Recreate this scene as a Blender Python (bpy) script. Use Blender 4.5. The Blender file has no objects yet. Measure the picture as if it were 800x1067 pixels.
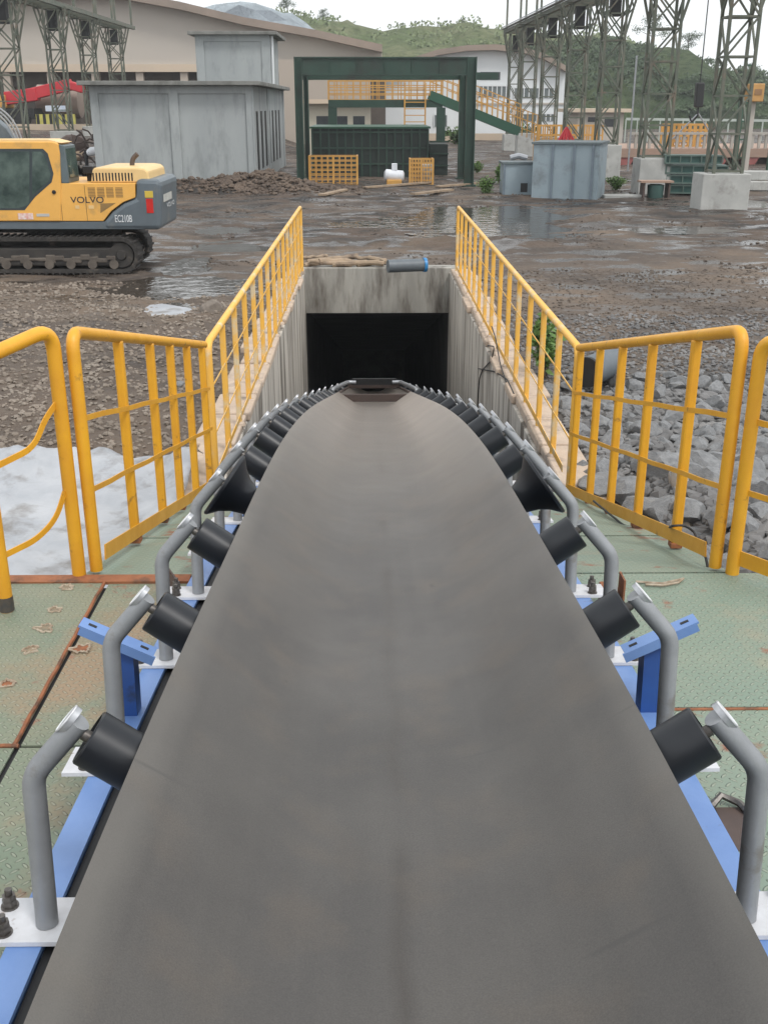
import bpy, math, random
from mathutils import Vector, Matrix, noise
random.seed(7)
S = bpy.context.scene
COL = S.collection
R_ = math.radians
# ------------------------------------------------------------------ camera model
CAMH = 2.95
F = 1100.0; TH = R_(21.1); PS = math.atan(.01272)
CAM = Vector((-.062, 0, CAMH))
cf, sf, cp, sp = math.cos(TH), math.sin(TH), math.cos(PS), math.sin(PS)
vR = Vector((cp, -sp, 0)); vF = Vector((sp*cf, cp*cf, -sf)); vU = Vector((sp*sf, cp*sf, cf))
def ray(px, py): return vF + vR*((px-400)/F) + vU*((533.5-py)/F)
def gz(px, py, z=0.0):
    d = ray(px, py); return CAM + d*((z-CAMH)/d.z)
def gy(px, py, Y):
    d = ray(px, py); return CAM + d*(Y/d.y)
def sm(a, b, x):
    t = max(0, min(1, (x-a)/(b-a))); return t*t*(3-2*t)
def interp(tab, x):
    if x <= tab[0][0]: return tab[0][1]
    for (a, b), (c, d) in zip(tab, tab[1:]):
        if x <= c: return b+(d-b)*(x-a)/(c-a)
    return tab[-1][1]
# ------------------------------------------------------------------ materials
MATS = {}
def mat(name, c1, c2=None, scale=3.0, rough=.6, rough2=None, metal=0, bump=0, bscale=20, stain=None, sscale=2, slo=.55, shi=.7, spec=.5, detail=6, coords='Object', stretch=None, bdist=.02):
    if name in MATS: return MATS[name]
    m = bpy.data.materials.new(name); m.use_nodes = True
    nt = m.node_tree; N = nt.nodes; L = nt.links
    p = N['Principled BSDF']
    p.inputs['Roughness'].default_value = rough; p.inputs['Metallic'].default_value = metal
    p.inputs['Specular IOR Level'].default_value = spec
    tc = N.new('ShaderNodeTexCoord'); src = tc.outputs[coords]
    if stretch:
        mp = N.new('ShaderNodeMapping'); mp.inputs['Scale'].default_value = stretch; L.new(src, mp.inputs[0]); src = mp.outputs[0]
    def nz(sc, d=detail, r=.6):
        n = N.new('ShaderNodeTexNoise'); n.inputs['Scale'].default_value = sc; n.inputs['Detail'].default_value = d
        n.inputs['Roughness'].default_value = r; L.new(src, n.inputs['Vector']); return n
    def ramp(a, b, inp):
        r = N.new('ShaderNodeMapRange'); r.inputs[1].default_value = a; r.inputs[2].default_value = b; L.new(inp, r.inputs[0]); return r.outputs[0]
    col = None
    if c2 is None: c2 = tuple(v*.8 for v in c1)
    n1 = nz(scale); f = ramp(.35, .65, n1.outputs[0])
    mx = N.new('ShaderNodeMix'); mx.data_type = 'RGBA'; mx.inputs[6].default_value = (*c1, 1); mx.inputs[7].default_value = (*c2, 1)
    L.new(f, mx.inputs[0]); col = mx.outputs[2]
    if rough2 is not None:
        r = N.new('ShaderNodeMapRange'); r.inputs[1].default_value = .35; r.inputs[2].default_value = .65; r.inputs[3].default_value = rough; r.inputs[4].default_value = rough2
        L.new(n1.outputs[0], r.inputs[0]); L.new(r.outputs[0], p.inputs['Roughness'])
    if stain:
        n2 = nz(sscale, 8, .65); g = ramp(slo, shi, n2.outputs[0])
        m2 = N.new('ShaderNodeMix'); m2.data_type = 'RGBA'; L.new(g, m2.inputs[0]); L.new(col, m2.inputs[6]); m2.inputs[7].default_value = (*stain, 1); col = m2.outputs[2]
    L.new(col, p.inputs['Base Color'])
    if bump:
        n3 = nz(bscale, 5); b = N.new('ShaderNodeBump'); b.inputs['Strength'].default_value = bump; b.inputs['Distance'].default_value = bdist
        L.new(n3.outputs[0], b.inputs['Height']); L.new(b.outputs[0], p.inputs['Normal'])
    MATS[name] = m; return m
yellow = mat('yellow_paint', (.72,.36,.022), (.64,.30,.018), 5, .38, .5, bump=.08, bscale=60, stain=(.26,.13,.035), sscale=9, slo=.61, shi=.70)
yellow_pale = mat('weathered_yellow_paint', (.78,.42,.06), (.74,.42,.09), 5, .5, bump=.1, bscale=50, stain=(.62,.50,.32), sscale=5, slo=.52, shi=.66)
tip_grey = mat('flattened_tube_end', (.42,.43,.45), (.30,.31,.33), 40, .35, metal=.5)
tip_white = mat('bare_bright_metal', (.75,.76,.78), (.6,.6,.62), 30, .35, metal=.3)
galv = mat('grey_painted_tube', (.30,.31,.325), (.24,.25,.262), 8, .42, .52, metal=.25, bump=.06, bscale=80, stain=(.16,.14,.12), sscale=7, slo=.60, shi=.74)
rubber_roll = mat('black_roller', (.006,.0075,.011), (.011,.013,.017), 6, .36, .48, spec=.45, stain=(.03,.028,.027), sscale=5, slo=.60, shi=.74)
blue = mat('blue_paint', (.12,.22,.47), (.16,.27,.53), 4, .4, stain=(.10,.09,.09), sscale=6, slo=.66, shi=.74, bump=.05, bscale=60)
blue_dark = mat('blue_post_paint', (.02,.08,.30), (.02,.06,.22), 4, .35, stain=(.02,.02,.02), sscale=6, slo=.6, shi=.75)
white_plate = mat('white_primed_plate', (.62,.63,.66), (.5,.5,.52), 12, .5, stain=(.25,.2,.17), sscale=18, slo=.62, shi=.72)
bolt_m = mat('zinc_bolt', (.16,.15,.14), (.09,.08,.075), 60, .45, metal=.7)
black = mat('black_matt', (.012,.012,.013), None, 5, .6)
rust = mat('rusty_steel', (.22,.08,.035), (.32,.12,.05), 9, .8, bump=.2, bscale=60, stain=(.10,.05,.03), sscale=7, slo=.5, shi=.65)
rust_dark = mat('dark_brown_steel', (.070,.050,.044), (.09,.062,.052), 9, .7)
concrete = mat('stained_concrete', (.36,.345,.31), (.27,.26,.235), 1.6, .85, bump=.25, bscale=18, stain=(.10,.085,.07), sscale=1.5, slo=.47, shi=.66, stretch=(2.2,2.2,.4))
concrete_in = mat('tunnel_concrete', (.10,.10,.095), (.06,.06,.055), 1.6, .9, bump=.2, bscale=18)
coping_m = mat('mortar_coping', (.50,.40,.31), (.42,.33,.26), 6, .9, bump=.5, bscale=25, stain=(.24,.20,.17), sscale=3, slo=.55, shi=.7)
wallboard = mat('board_marked_concrete', (.56,.52,.46), (.38,.35,.31), 2.0, .85, bump=.3, bscale=16, stain=(.12,.10,.08), sscale=1.0, slo=.47, shi=.64, stretch=(4,4,.35))
plaster = mat('grey_cement_render', (.33,.35,.35), (.275,.295,.30), .5, .85, bump=.1, bscale=8, stain=(.175,.19,.19), sscale=.8, slo=.50, shi=.72, stretch=(1.5,1.5,.45))
slab_m = mat('roof_slab_concrete', (.22,.22,.205), (.15,.15,.14), 1.5, .9, stain=(.09,.09,.08), sscale=1.2, slo=.5, shi=.7)
tanwall = mat('tan_cladding', (.40,.34,.285), (.37,.315,.265), .12, .7)
tanlight = mat('pale_fascia', (.56,.45,.34), (.50,.41,.32), .2, .7)
tanpanel = mat('pale_cladding', (.44,.40,.35), (.42,.38,.34), .15, .7)
darkhall = mat('dark_hall_interior', (.13,.105,.085), (.09,.075,.065), .3, .9)
rooft = mat('brown_roof_edge', (.28,.22,.18), (.22,.18,.15), .4, .8)
whitewall = mat('white_cladding', (.66,.68,.69), (.60,.62,.63), .2, .6)
glassdark = mat('dark_window', (.03,.035,.04), (.05,.055,.06), 2, .15)
gldull = mat('grey_window', (.10,.12,.12), (.16,.18,.18), .9, .25)
greensteel = mat('dark_green_steel', (.016,.042,.030), (.022,.055,.038), 1.2, .5, stain=(.02,.025,.02), sscale=.9, slo=.5, shi=.7)
greenlite = mat('green_steel', (.020,.085,.052), (.025,.075,.045), 1.5, .5)
tankgreen = mat('tank_green', (.008,.016,.013), (.013,.024,.019), 2, .55)
lattice_m = mat('lattice_steel', (.085,.105,.08), (.13,.13,.10), 2.5, .65, stain=(.16,.12,.09), sscale=1.8, slo=.55, shi=.7)
pedestal_m = mat('pedestal_concrete', (.42,.42,.40), (.34,.34,.325), 2, .9, bump=.15, bscale=10, stain=(.22,.21,.195), sscale=1.6, slo=.55, shi=.72)
boxgrey = mat('blue_grey_box_paint', (.27,.33,.365), (.23,.29,.325), 1.2, .5, stain=(.17,.20,.215), sscale=1.5, slo=.55, shi=.7)
exy = mat('excavator_yellow', (.74,.40,.09), (.66,.35,.075), 2.2, .42, stain=(.42,.27,.10), sscale=2.2, slo=.55, shi=.75)
exhood = mat('excavator_hood_cream', (.72,.50,.22), (.64,.44,.20), 2, .45)
exg = mat('excavator_grey', (.105,.13,.15), (.085,.105,.12), 2, .42, stain=(.16,.16,.15), sscale=1.8, slo=.58, shi=.75)
exdark = mat('excavator_undercarriage', (.022,.020,.019), (.04,.035,.031), 3, .75, bump=.3, bscale=14, stain=(.15,.125,.10), sscale=2.4, slo=.60, shi=.74)
mudcake = mat('caked_mud', (.13,.11,.09), (.08,.066,.056), 5, .9, bump=.4, bscale=12)
exglass = mat('cab_glass', (.025,.045,.042), (.10,.14,.125), 2.4, .08, spec=.6)
red = mat('red_paint', (.50,.025,.035), (.40,.02,.03), 1.2, .45)
redlamp = mat('red_lens', (.55,.02,.015), None, 5, .25)
orange = mat('orange_paint', (.58,.31,.07), (.46,.24,.06), 2, .5)
pinkcon = mat('pinkish_concrete', (.36,.24,.18), (.29,.20,.155), .7, .85)
sand = mat('sandy_kerb', (.50,.40,.30), (.42,.34,.26), .5, .9)
tanktan = mat('tan_tank', (.30,.23,.19), (.25,.2,.17), .8, .6)
tarp_m = mat('white_tarpaulin', (.40,.41,.43), (.31,.325,.35), 2.5, .5, stain=(.15,.135,.12), sscale=2.4, slo=.52, shi=.70, bump=.3, bscale=9)
rock_m = mat('grey_rock', (.24,.243,.246), (.145,.148,.153), 3.5, .85, bump=.5, bscale=14, stain=(.33,.32,.30), sscale=1.7, slo=.55, shi=.75, coords='Object')
rock_p = mat('pale_rock', (.42,.37,.31), (.33,.29,.25), 4, .85, bump=.4, bscale=14)
wood = mat('split_wood', (.34,.25,.17), (.24,.18,.125), 4, .85, bump=.3, bscale=20, stain=(.12,.09,.07), sscale=3, slo=.55, shi=.7)
pipe_m = mat('grey_pipe', (.12,.14,.155), (.09,.105,.12), 3, .5)
leaf = mat('leaves', (.045,.10,.022), (.085,.14,.035), 1.5, .6)
scrub = mat('hill_scrub_leaves', (.034,.060,.024), (.055,.082,.032), .05, .7)
trunk_m = mat('bark', (.10,.08,.06), None, 4, .9)
weedm = mat('weed_leaves', (.08,.16,.035), (.12,.20,.05), 3, .6)
stone_m = mat('gravel_stone', (.23,.19,.155), (.14,.115,.092), .9, .85, stain=(.25,.215,.18), sscale=1.1, slo=.5, shi=.7)
stone_g = mat('grey_gravel_stone', (.185,.18,.178), (.10,.098,.098), .9, .85, stain=(.22,.21,.20), sscale=1.1, slo=.5, shi=.7)
cable_m = mat('black_cable', (.02,.02,.02), None, 4, .6)
text_m = mat('dark_lettering', (.03,.03,.035), None, 4, .5)
textw_m = mat('white_lettering', (.7,.72,.74), None, 4, .5)
yb = mat('yellow_barrier', (.55,.50,.12), None, 3, .6)
banner_m = mat('banner_white_blue', (.45,.52,.62), (.6,.64,.7), 2, .6)

def belt_material():
    m = mat('conveyor_belt_rubber', (.066,.060,.054), (.052,.048,.045), 2.0, .42, .52, bump=.10, bscale=260, spec=.5, bdist=.004)
    nt = m.node_tree; N = nt.nodes; L = nt.links; p = N['Principled BSDF']
    base = p.inputs['Base Color'].links[0].from_socket
    tc = N.new('ShaderNodeTexCoord')
    # lengthwise scuffs and dusty patches
    mp = N.new('ShaderNodeMapping'); mp.inputs['Scale'].default_value = (14, .6, 1); L.new(tc.outputs['Object'], mp.inputs[0])
    n = N.new('ShaderNodeTexNoise'); n.inputs['Scale'].default_value = 1.2; n.inputs['Detail'].default_value = 8; L.new(mp.outputs[0], n.inputs[0])
    r = N.new('ShaderNodeMapRange'); r.inputs[1].default_value = .45; r.inputs[2].default_value = .75; r.inputs[4].default_value = .55; L.new(n.outputs[0], r.inputs[0])
    mx = N.new('ShaderNodeMix'); mx.data_type = 'RGBA'; mx.inputs[7].default_value = (.072,.066,.060, 1)
    L.new(r.outputs[0], mx.inputs[0]); L.new(base, mx.inputs[6])
    # worn centre line
    sx = N.new('ShaderNodeSeparateXYZ'); L.new(tc.outputs['Object'], sx.inputs[0])
    n4 = N.new('ShaderNodeTexNoise'); n4.inputs['Scale'].default_value = 3; L.new(tc.outputs['Object'], n4.inputs[0])
    ad = N.new('ShaderNodeMath'); ad.operation = 'MULTIPLY_ADD'; ad.inputs[1].default_value = .05; ad.inputs[2].default_value = -.02; L.new(n4.outputs[0], ad.inputs[0])
    a0 = N.new('ShaderNodeMath'); a0.operation = 'ADD'; L.new(sx.outputs[0], a0.inputs[0]); L.new(ad.outputs[0], a0.inputs[1])
    ab = N.new('ShaderNodeMath'); ab.operation = 'ABSOLUTE'; L.new(a0.outputs[0], ab.inputs[0])
    r2 = N.new('ShaderNodeMapRange'); r2.inputs[1].default_value = .0; r2.inputs[2].default_value = .03; r2.inputs[3].default_value = .95; r2.inputs[4].default_value = 0; L.new(ab.outputs[0], r2.inputs[0])
    mul = N.new('ShaderNodeMath'); mul.operation = 'MULTIPLY'; mpb = N.new('ShaderNodeMapping'); mpb.inputs['Scale'].default_value = (.01,1,.01); L.new(tc.outputs['Object'], mpb.inputs[0]); nb_ = N.new('ShaderNodeTexNoise'); nb_.inputs['Scale'].default_value = 1.1; nb_.inputs['Detail'].default_value = 5; L.new(mpb.outputs[0], nb_.inputs[0])
    rb_ = N.new('ShaderNodeMapRange'); rb_.inputs[1].default_value = .42; rb_.inputs[2].default_value = .62; L.new(nb_.outputs[0], rb_.inputs[0])
    L.new(r2.outputs[0], mul.inputs[0]); L.new(rb_.outputs[0], mul.inputs[1])
    m2 = N.new('ShaderNodeMix'); m2.data_type = 'RGBA'; m2.inputs[7].default_value = (.040,.034,.029,1); L.new(mul.outputs[0], m2.inputs[0]); L.new(mx.outputs[2], m2.inputs[6])
    # dusty brown patches and small dark marks
    n5 = N.new('ShaderNodeTexNoise'); n5.inputs['Scale'].default_value = 5.5; n5.inputs['Detail'].default_value = 7; L.new(tc.outputs['Object'], n5.inputs[0])
    r5 = N.new('ShaderNodeMapRange'); r5.inputs[1].default_value = .52; r5.inputs[2].default_value = .72; r5.inputs[4].default_value = .6; L.new(n5.outputs[0], r5.inputs[0])
    m5 = N.new('ShaderNodeMix'); m5.data_type = 'RGBA'; m5.inputs[7].default_value = (.085,.070,.056,1); L.new(r5.outputs[0], m5.inputs[0]); L.new(m2.outputs[2], m5.inputs[6])
    n6 = N.new('ShaderNodeTexNoise'); n6.inputs['Scale'].default_value = 11; n6.inputs['Detail'].default_value = 3; L.new(tc.outputs['Object'], n6.inputs[0])
    r6 = N.new('ShaderNodeMapRange'); r6.inputs[1].default_value = .735; r6.inputs[2].default_value = .76; r6.inputs[4].default_value = .6; L.new(n6.outputs[0], r6.inputs[0])
    m6 = N.new('ShaderNodeMix'); m6.data_type = 'RGBA'; m6.inputs[7].default_value = (.03,.028,.026,1); L.new(r6.outputs[0], m6.inputs[0]); L.new(m5.outputs[2], m6.inputs[6])
    # grain, worn edges and scratches
    ng = N.new('ShaderNodeTexNoise'); ng.inputs['Scale'].default_value = 330; ng.inputs['Detail'].default_value = 4; L.new(tc.outputs['Object'], ng.inputs[0])
    rg = N.new('ShaderNodeMapRange'); rg.inputs[1].default_value = .3; rg.inputs[2].default_value = .7; rg.inputs[3].default_value = .80; rg.inputs[4].default_value = 1.2; L.new(ng.outputs[0], rg.inputs[0])
    mg = N.new('ShaderNodeMix'); mg.data_type = 'RGBA'; mg.blend_type = 'MULTIPLY'; mg.inputs[0].default_value = 1; L.new(m6.outputs[2], mg.inputs[6]); L.new(rg.outputs[0], mg.inputs[7])
    ax2 = N.new('ShaderNodeMath'); ax2.operation = 'ABSOLUTE'; L.new(sx.outputs[0], ax2.inputs[0])
    re = N.new('ShaderNodeMapRange'); re.inputs[1].default_value = .47; re.inputs[2].default_value = .52; re.inputs[4].default_value = .7; L.new(ax2.outputs[0], re.inputs[0])
    me_ = N.new('ShaderNodeMath'); me_.operation = 'MULTIPLY'; L.new(re.outputs[0], me_.inputs[0]); L.new(n4.outputs[0], me_.inputs[1])
    mm_ = N.new('ShaderNodeMix'); mm_.data_type = 'RGBA'; mm_.inputs[7].default_value = (.15,.14,.125,1); L.new(me_.outputs[0], mm_.inputs[0]); L.new(mg.outputs[2], mm_.inputs[6])
    mp3 = N.new('ShaderNodeMapping'); mp3.inputs['Scale'].default_value = (3, 40, 3); mp3.inputs['Rotation'].default_value = (0,0,R_(28)); L.new(tc.outputs['Object'], mp3.inputs[0])
    n7 = N.new('ShaderNodeTexNoise'); n7.inputs['Scale'].default_value = .55; n7.inputs['Detail'].default_value = 2; L.new(mp3.outputs[0], n7.inputs[0])
    r7 = N.new('ShaderNodeMapRange'); r7.inputs[1].default_value = .70; r7.inputs[2].default_value = .76; r7.inputs[4].default_value = .45; L.new(n7.outputs[0], r7.inputs[0])
    m7 = N.new('ShaderNodeMix'); m7.data_type = 'RGBA'; m7.inputs[7].default_value = (.035,.033,.032,1); L.new(r7.outputs[0], m7.inputs[0]); L.new(mm_.outputs[2], m7.inputs[6])
    L.new(m7.outputs[2], p.inputs['Base Color'])
    return m
belt_m = belt_material()
_p = belt_m.node_tree.nodes['Principled BSDF']; _p.inputs['Sheen Weight'].default_value = .66; _p.inputs['Sheen Roughness'].default_value = .24; _p.inputs['Sheen Tint'].default_value = (1,.89,.80,1)

def checker_material(name, c1, c2, stain, slo, s=.035):
    m = mat(name, c1, c2, 2.2, .55, .7, stain=stain, sscale=1.5, slo=slo, shi=slo+.14)
    nt = m.node_tree; N = nt.nodes; L = nt.links; p = N['Principled BSDF']
    tc = N.new('ShaderNodeTexCoord'); mp = N.new('ShaderNodeMapping'); mp.inputs['Rotation'].default_value = (0,0,R_(45)); mp.inputs['Scale'].default_value = (1/s,1/s,1/s)
    L.new(tc.outputs['Object'], mp.inputs[0]); sx = N.new('ShaderNodeSeparateXYZ'); L.new(mp.outputs[0], sx.inputs[0])
    def M(op, a, b=None):
        n = N.new('ShaderNodeMath'); n.operation = op
        for i, v in enumerate((a, b)):
            if v is None: continue
            if isinstance(v, (int, float)): n.inputs[i].default_value = v
            else: L.new(v, n.inputs[i])
        return n.outputs[0]
    X, Y = sx.outputs[0], sx.outputs[1]
    par = M('FLOORED_MODULO', M('ADD', M('FLOOR', X), M('FLOOR', Y)), 2)
    fx = M('SUBTRACT', M('FRACT', X), .5); fy = M('SUBTRACT', M('FRACT', Y), .5)
    ipar = M('SUBTRACT', 1, par)
    a = M('ADD', M('MULTIPLY', fx, par), M('MULTIPLY', fy, ipar)); b = M('ADD', M('MULTIPLY', fy, par), M('MULTIPLY', fx, ipar))
    d = M('ADD', M('POWER', M('ABSOLUTE', M('DIVIDE', a, .46)), 2), M('POWER', M('ABSOLUTE', M('DIVIDE', b, .15)), 2))
    r = N.new('ShaderNodeMapRange'); r.inputs[1].default_value = .5; r.inputs[2].default_value = 1.1; r.inputs[3].default_value = 1; r.inputs[4].default_value = 0; L.new(d, r.inputs[0])
    bp = N.new('ShaderNodeBump'); bp.inputs['Strength'].default_value = 1; bp.inputs['Distance'].default_value = .006; L.new(r.outputs[0], bp.inputs['Height']); L.new(bp.outputs[0], p.inputs['Normal'])
    base = p.inputs['Base Color'].links[0].from_socket
    mx = N.new('ShaderNodeMix'); mx.data_type = 'RGBA'; mx.blend_type = 'MIX'; f = M('MULTIPLY', r.outputs[0], .30)
    L.new(f, mx.inputs[0]); L.new(base, mx.inputs[6]); mx.inputs[7].default_value = (.42,.43,.34,1)
    # rusty scabs with pale rims
    n = N.new('ShaderNodeTexNoise'); n.inputs['Scale'].default_value = 4.3; n.inputs['Detail'].default_value = 9; n.inputs['Roughness'].default_value = .62; L.new(tc.outputs['Object'], n.inputs[0])
    r2 = N.new('ShaderNodeMapRange'); r2.inputs[1].default_value = .60; r2.inputs[2].default_value = .68; L.new(n.outputs[0], r2.inputs[0])
    m2 = N.new('ShaderNodeMix'); m2.data_type = 'RGBA'; L.new(r2.outputs[0], m2.inputs[0]); L.new(mx.outputs[2], m2.inputs[6]); m2.inputs[7].default_value = (.24,.10,.06,1)
    L.new(m2.outputs[2], p.inputs['Base Color'])
    return m
plate_l = checker_material('worn_green_checker_plate', (.15,.19,.135), (.21,.215,.15), (.26,.19,.12), .47)
plate_r = checker_material('green_checker_plate', (.175,.235,.185), (.22,.26,.20), (.27,.25,.18), .56)

# ------------------------------------------------------------------ mesh builder
class MB:
    def __init__(s): s.v = []; s.f = []
    def add(s, vs, fs, M=None):
        o = len(s.v)
        s.v += [tuple(M @ Vector(v)) if M else tuple(v) for v in vs]
        s.f += [tuple(i+o for i in f) for f in fs]; return s
    def box(s, x0, x1, y0, y1, z0, z1, M=None):
        vs = [(x0,y0,z0),(x1,y0,z0),(x1,y1,z0),(x0,y1,z0),(x0,y0,z1),(x1,y0,z1),(x1,y1,z1),(x0,y1,z1)]
        return s.add(vs, [(0,3,2,1),(4,5,6,7),(0,1,5,4),(1,2,6,5),(2,3,7,6),(3,0,4,7)], M)
    def bar(s, a, b, w, h, up=(0,0,1)):
        a = Vector(a); b = Vector(b); d = (b-a); L = d.length
        if L < 1e-6: return s
        d.normalize(); u = Vector(up)
        if abs(d.dot(u)) > .98: u = Vector((0,1,0)) if abs(d.y) < .9 else Vector((1,0,0))
        x = d.cross(u).normalized(); z = x.cross(d)
        M = Matrix(((x.x,d.x,z.x,a.x),(x.y,d.y,z.y,a.y),(x.z,d.z,z.z,a.z),(0,0,0,1)))
        return s.box(-w/2, w/2, 0, L, -h/2, h/2, M)
    def tube(s, pts, r, seg=10, caps=True, rs=None):
        pts = [Vector(p) for p in pts]; n = len(pts); rings = []
        t0 = (pts[1]-pts[0]).normalized()
        u = t0.orthogonal().normalized()
        for i, p in enumerate(pts):
            if i == 0: t = t0
            elif i == n-1: t = (pts[-1]-pts[-2]).normalized()
            else: t = ((pts[i]-pts[i-1]).normalized()+(pts[i+1]-pts[i]).normalized()).normalized()
            u = (u - t*u.dot(t)).normalized(); w = t.cross(u)
            rr = rs[i] if rs else r
            rings.append([p + (u*math.cos(2*math.pi*k/seg)+w*math.sin(2*math.pi*k/seg))*rr for k in range(seg)])
        vs = [v for rg in rings for v in rg]; fs = []
        for i in range(n-1):
            for k in range(seg):
                a = i*seg+k; b = i*seg+(k+1) % seg; fs.append((a, b, b+seg, a+seg))
        if caps: fs.append(tuple(range(seg))[::-1]); fs.append(tuple((n-1)*seg+k for k in range(seg)))
        return s.add(vs, fs)
    def lathe(s, prof, M, seg=28):   # prof: (t, r) along local z
        vs = []; fs = []
        for t, r in prof:
            for k in range(seg): vs.append((r*math.cos(2*math.pi*k/seg), r*math.sin(2*math.pi*k/seg), t))
        for i in range(len(prof)-1):
            for k in range(seg):
                a = i*seg+k; b = i*seg+(k+1) % seg; fs.append((a, b, b+seg, a+seg))
        fs.append(tuple(range(seg))[::-1]); fs.append(tuple((len(prof)-1)*seg+k for k in range(seg)))
        return s.add(vs, fs, M)
    def prism(s, poly, a, b, plane='xz'):  # poly in plane, extruded between a and b on the other axis
        n = len(poly)
        if plane == 'xz': vs = [(p[0], a, p[1]) for p in poly]+[(p[0], b, p[1]) for p in poly]
        elif plane == 'yz': vs = [(a, p[0], p[1]) for p in poly]+[(b, p[0], p[1]) for p in poly]
        else: vs = [(p[0], p[1], a) for p in poly]+[(p[0], p[1], b) for p in poly]
        fs = [tuple(range(n))[::-1], tuple(range(n, 2*n))]+[(i, (i+1) % n, n+(i+1) % n, n+i) for i in range(n)]
        return s.add(vs, fs)
    def build(s, name, m, parent=None, smooth=False, bevel=0, M=None, ang=40):
        me = bpy.data.meshes.new(name); me.from_pydata(s.v, [], s.f); me.update()
        import bmesh
        bm = bmesh.new(); bm.from_mesh(me); bmesh.ops.recalc_face_normals(bm, faces=bm.faces); bm.to_mesh(me); bm.free()
        if smooth:
            me.shade_smooth(); me.set_sharp_from_angle(angle=R_(ang))
        o = bpy.data.objects.new(name, me); COL.objects.link(o)
        if m: me.materials.append(m)
        if parent:
            o.parent = parent; o.matrix_parent_inverse = Matrix.Translation(-Vector(parent.location)) if parent.rotation_euler.x == 0 and parent.rotation_euler.z == 0 and parent.get('_w') else Matrix()
        if bevel:
            b = o.modifiers.new('bevel', 'BEVEL'); b.width = bevel; b.segments = 2; b.limit_method = 'ANGLE'; b.angle_limit = R_(35)
        if M: o.matrix_basis = M
        return o
def fillet(pts, rad, n=6):
    pts = [Vector(p) for p in pts]; out = [pts[0]]
    for i in range(1, len(pts)-1):
        a, b, c = pts[i-1], pts[i], pts[i+1]; d1 = (a-b); d2 = (c-b)
        k = min(rad, d1.length*.49, d2.length*.49); p = b+d1.normalized()*k; q = b+d2.normalized()*k
        for j in range(n+1):
            t = j/n; out.append(p*(1-t)**2+b*2*t*(1-t)+q*t*t)
    out.append(pts[-1]); return out
def tag(o, label=None, cat=None, group=None, kind=None):
    if label: o['label'] = label
    if cat: o['category'] = cat
    if group: o['group'] = group
    if kind: o['kind'] = kind
    return o
def thing(name, label, cat, loc=(0,0,0), group=None):
    # parts are modelled in world coordinates; '_w' makes build() cancel the parent's offset
    o = bpy.data.objects.new(name, None); COL.objects.link(o); o.location = loc; o.empty_display_size = .2
    o['_w'] = 1
    return tag(o, label, cat, group)
def locthing(name, label, cat, loc=(0,0,0), rz=0, group=None):
    o = bpy.data.objects.new(name, None); COL.objects.link(o); o.location = loc; o.rotation_euler = (0,0,rz)
    return tag(o, label, cat, group)
def copy_tree(o, parent=None):
    c = o.copy(); COL.objects.link(c)
    if parent: mpi = o.matrix_parent_inverse.copy(); c.parent = parent; c.matrix_parent_inverse = mpi
    for ch in list(o.children): copy_tree(ch, c)
    return c

# ------------------------------------------------------------------ terrain
def fr(x, y, sc, o=4, z=0): return noise.fractal(Vector((x*sc, y*sc, z)), 1.0, 2.0, o)
def gh(x, y):
    z = .018*fr(x, y, .9, 5) + .03*fr(x, y, .22, 3, 4)
    # left: rubble strip in front of the excavator
    k = sm(-1.7,-2.6,x)*sm(7.5,9,y)*(1-sm(15,19,y)); z += k*(.03*abs(fr(x,y,2.2,3,9))+.05)
    # right bank by the deck
    k = sm(1.7,2.3,x)*(1-sm(6.2,9.5,y)); z += k*.40
    k = sm(1.7,2.6,x)*(1-sm(12,17,y)); z += k*.05
    # churned mud further off
    z += sm(22,26,y)*.05*fr(x, y, .35, 4, 2)
    if y < 60: z += sm(20.8,23,y)*.035*noise.fractal(Vector((x*.45+y*.12, y*2.1, 3.3)), 1.0, 2.0, 4) + sm(-1.9,-3,x)*sm(12,15,y)*.03*noise.fractal(Vector((x*.9+y*.5, y*1.5, 8.3)), 1.0, 2.0, 4)
    # spoil heap at the foot of the grey building
    z += .55*math.exp(-((x+3.9)/1.5)**2-((y-41.0)/1.3)**2)*(1+.5*fr(x,y,1.4,4,3))
    z += .35*math.exp(-((x+6.6)/1.8)**2-((y-40.5)/.8)**2)*(1+.5*fr(x,y,1.4,4,3))
    z += .20*math.exp(-((x-5.9)/1.6)**2-((y-29.2)/.8)**2)*(1+.6*fr(x,y,1.4,4,3))
    z += .14*math.exp(-((x-1.2)/3.4)**2-((y-24.5)/.6)**2)*(1+.6*fr(x,y,1.8,4,5))
    # ground rises at the back left
    z += sm(48,62,y)*1.13*sm(-5,-10,x) + sm(62,82,y)*.4*sm(-5,-10,x)
    # puddle hollows
    for (cx, cy, a, b, d) in POOLS:
        q = ((x-cx)/a)**2+((y-cy)/b)**2
        if q < 4: z = z*(1-.6*math.exp(-q*q)) - d*math.exp(-q*q)
    return z
def pool(px0, px1, py0, py1, d):
    a = gz(px0, py1); b = gz(px1, py0); l = gz(px0,(py0+py1)/2); r = gz(px1,(py0+py1)/2)
    return ((l.x+r.x)/2, (a.y+b.y)/2, (r.x-l.x)/2, (b.y-a.y)/2, d)
POOLS = [pool(440,600,217,244,.09), pool(330,440,231,238,.05), pool(415,480,246,251,.05), pool(200,262,236,244,.05), pool(180,215,270,284,.045), pool(215,280,252,262,.04), pool(120,250,292,312,.04), pool(745,800,208,216,.07), pool(650,740,236,242,.04), pool(545,590,246,249,.04), pool(150,205,315,332,.05)]
HX0, HX1, HY0, HY1 = -1.42, 1.56, 3.0, 20.42
def axis(breaks):
    out = []
    for (a, b, st) in breaks:
        n = max(1, round((b-a)/st)); out += [a+(b-a)*i/n for i in range(n)]
    out.append(breaks[-1][1]); return out
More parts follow.
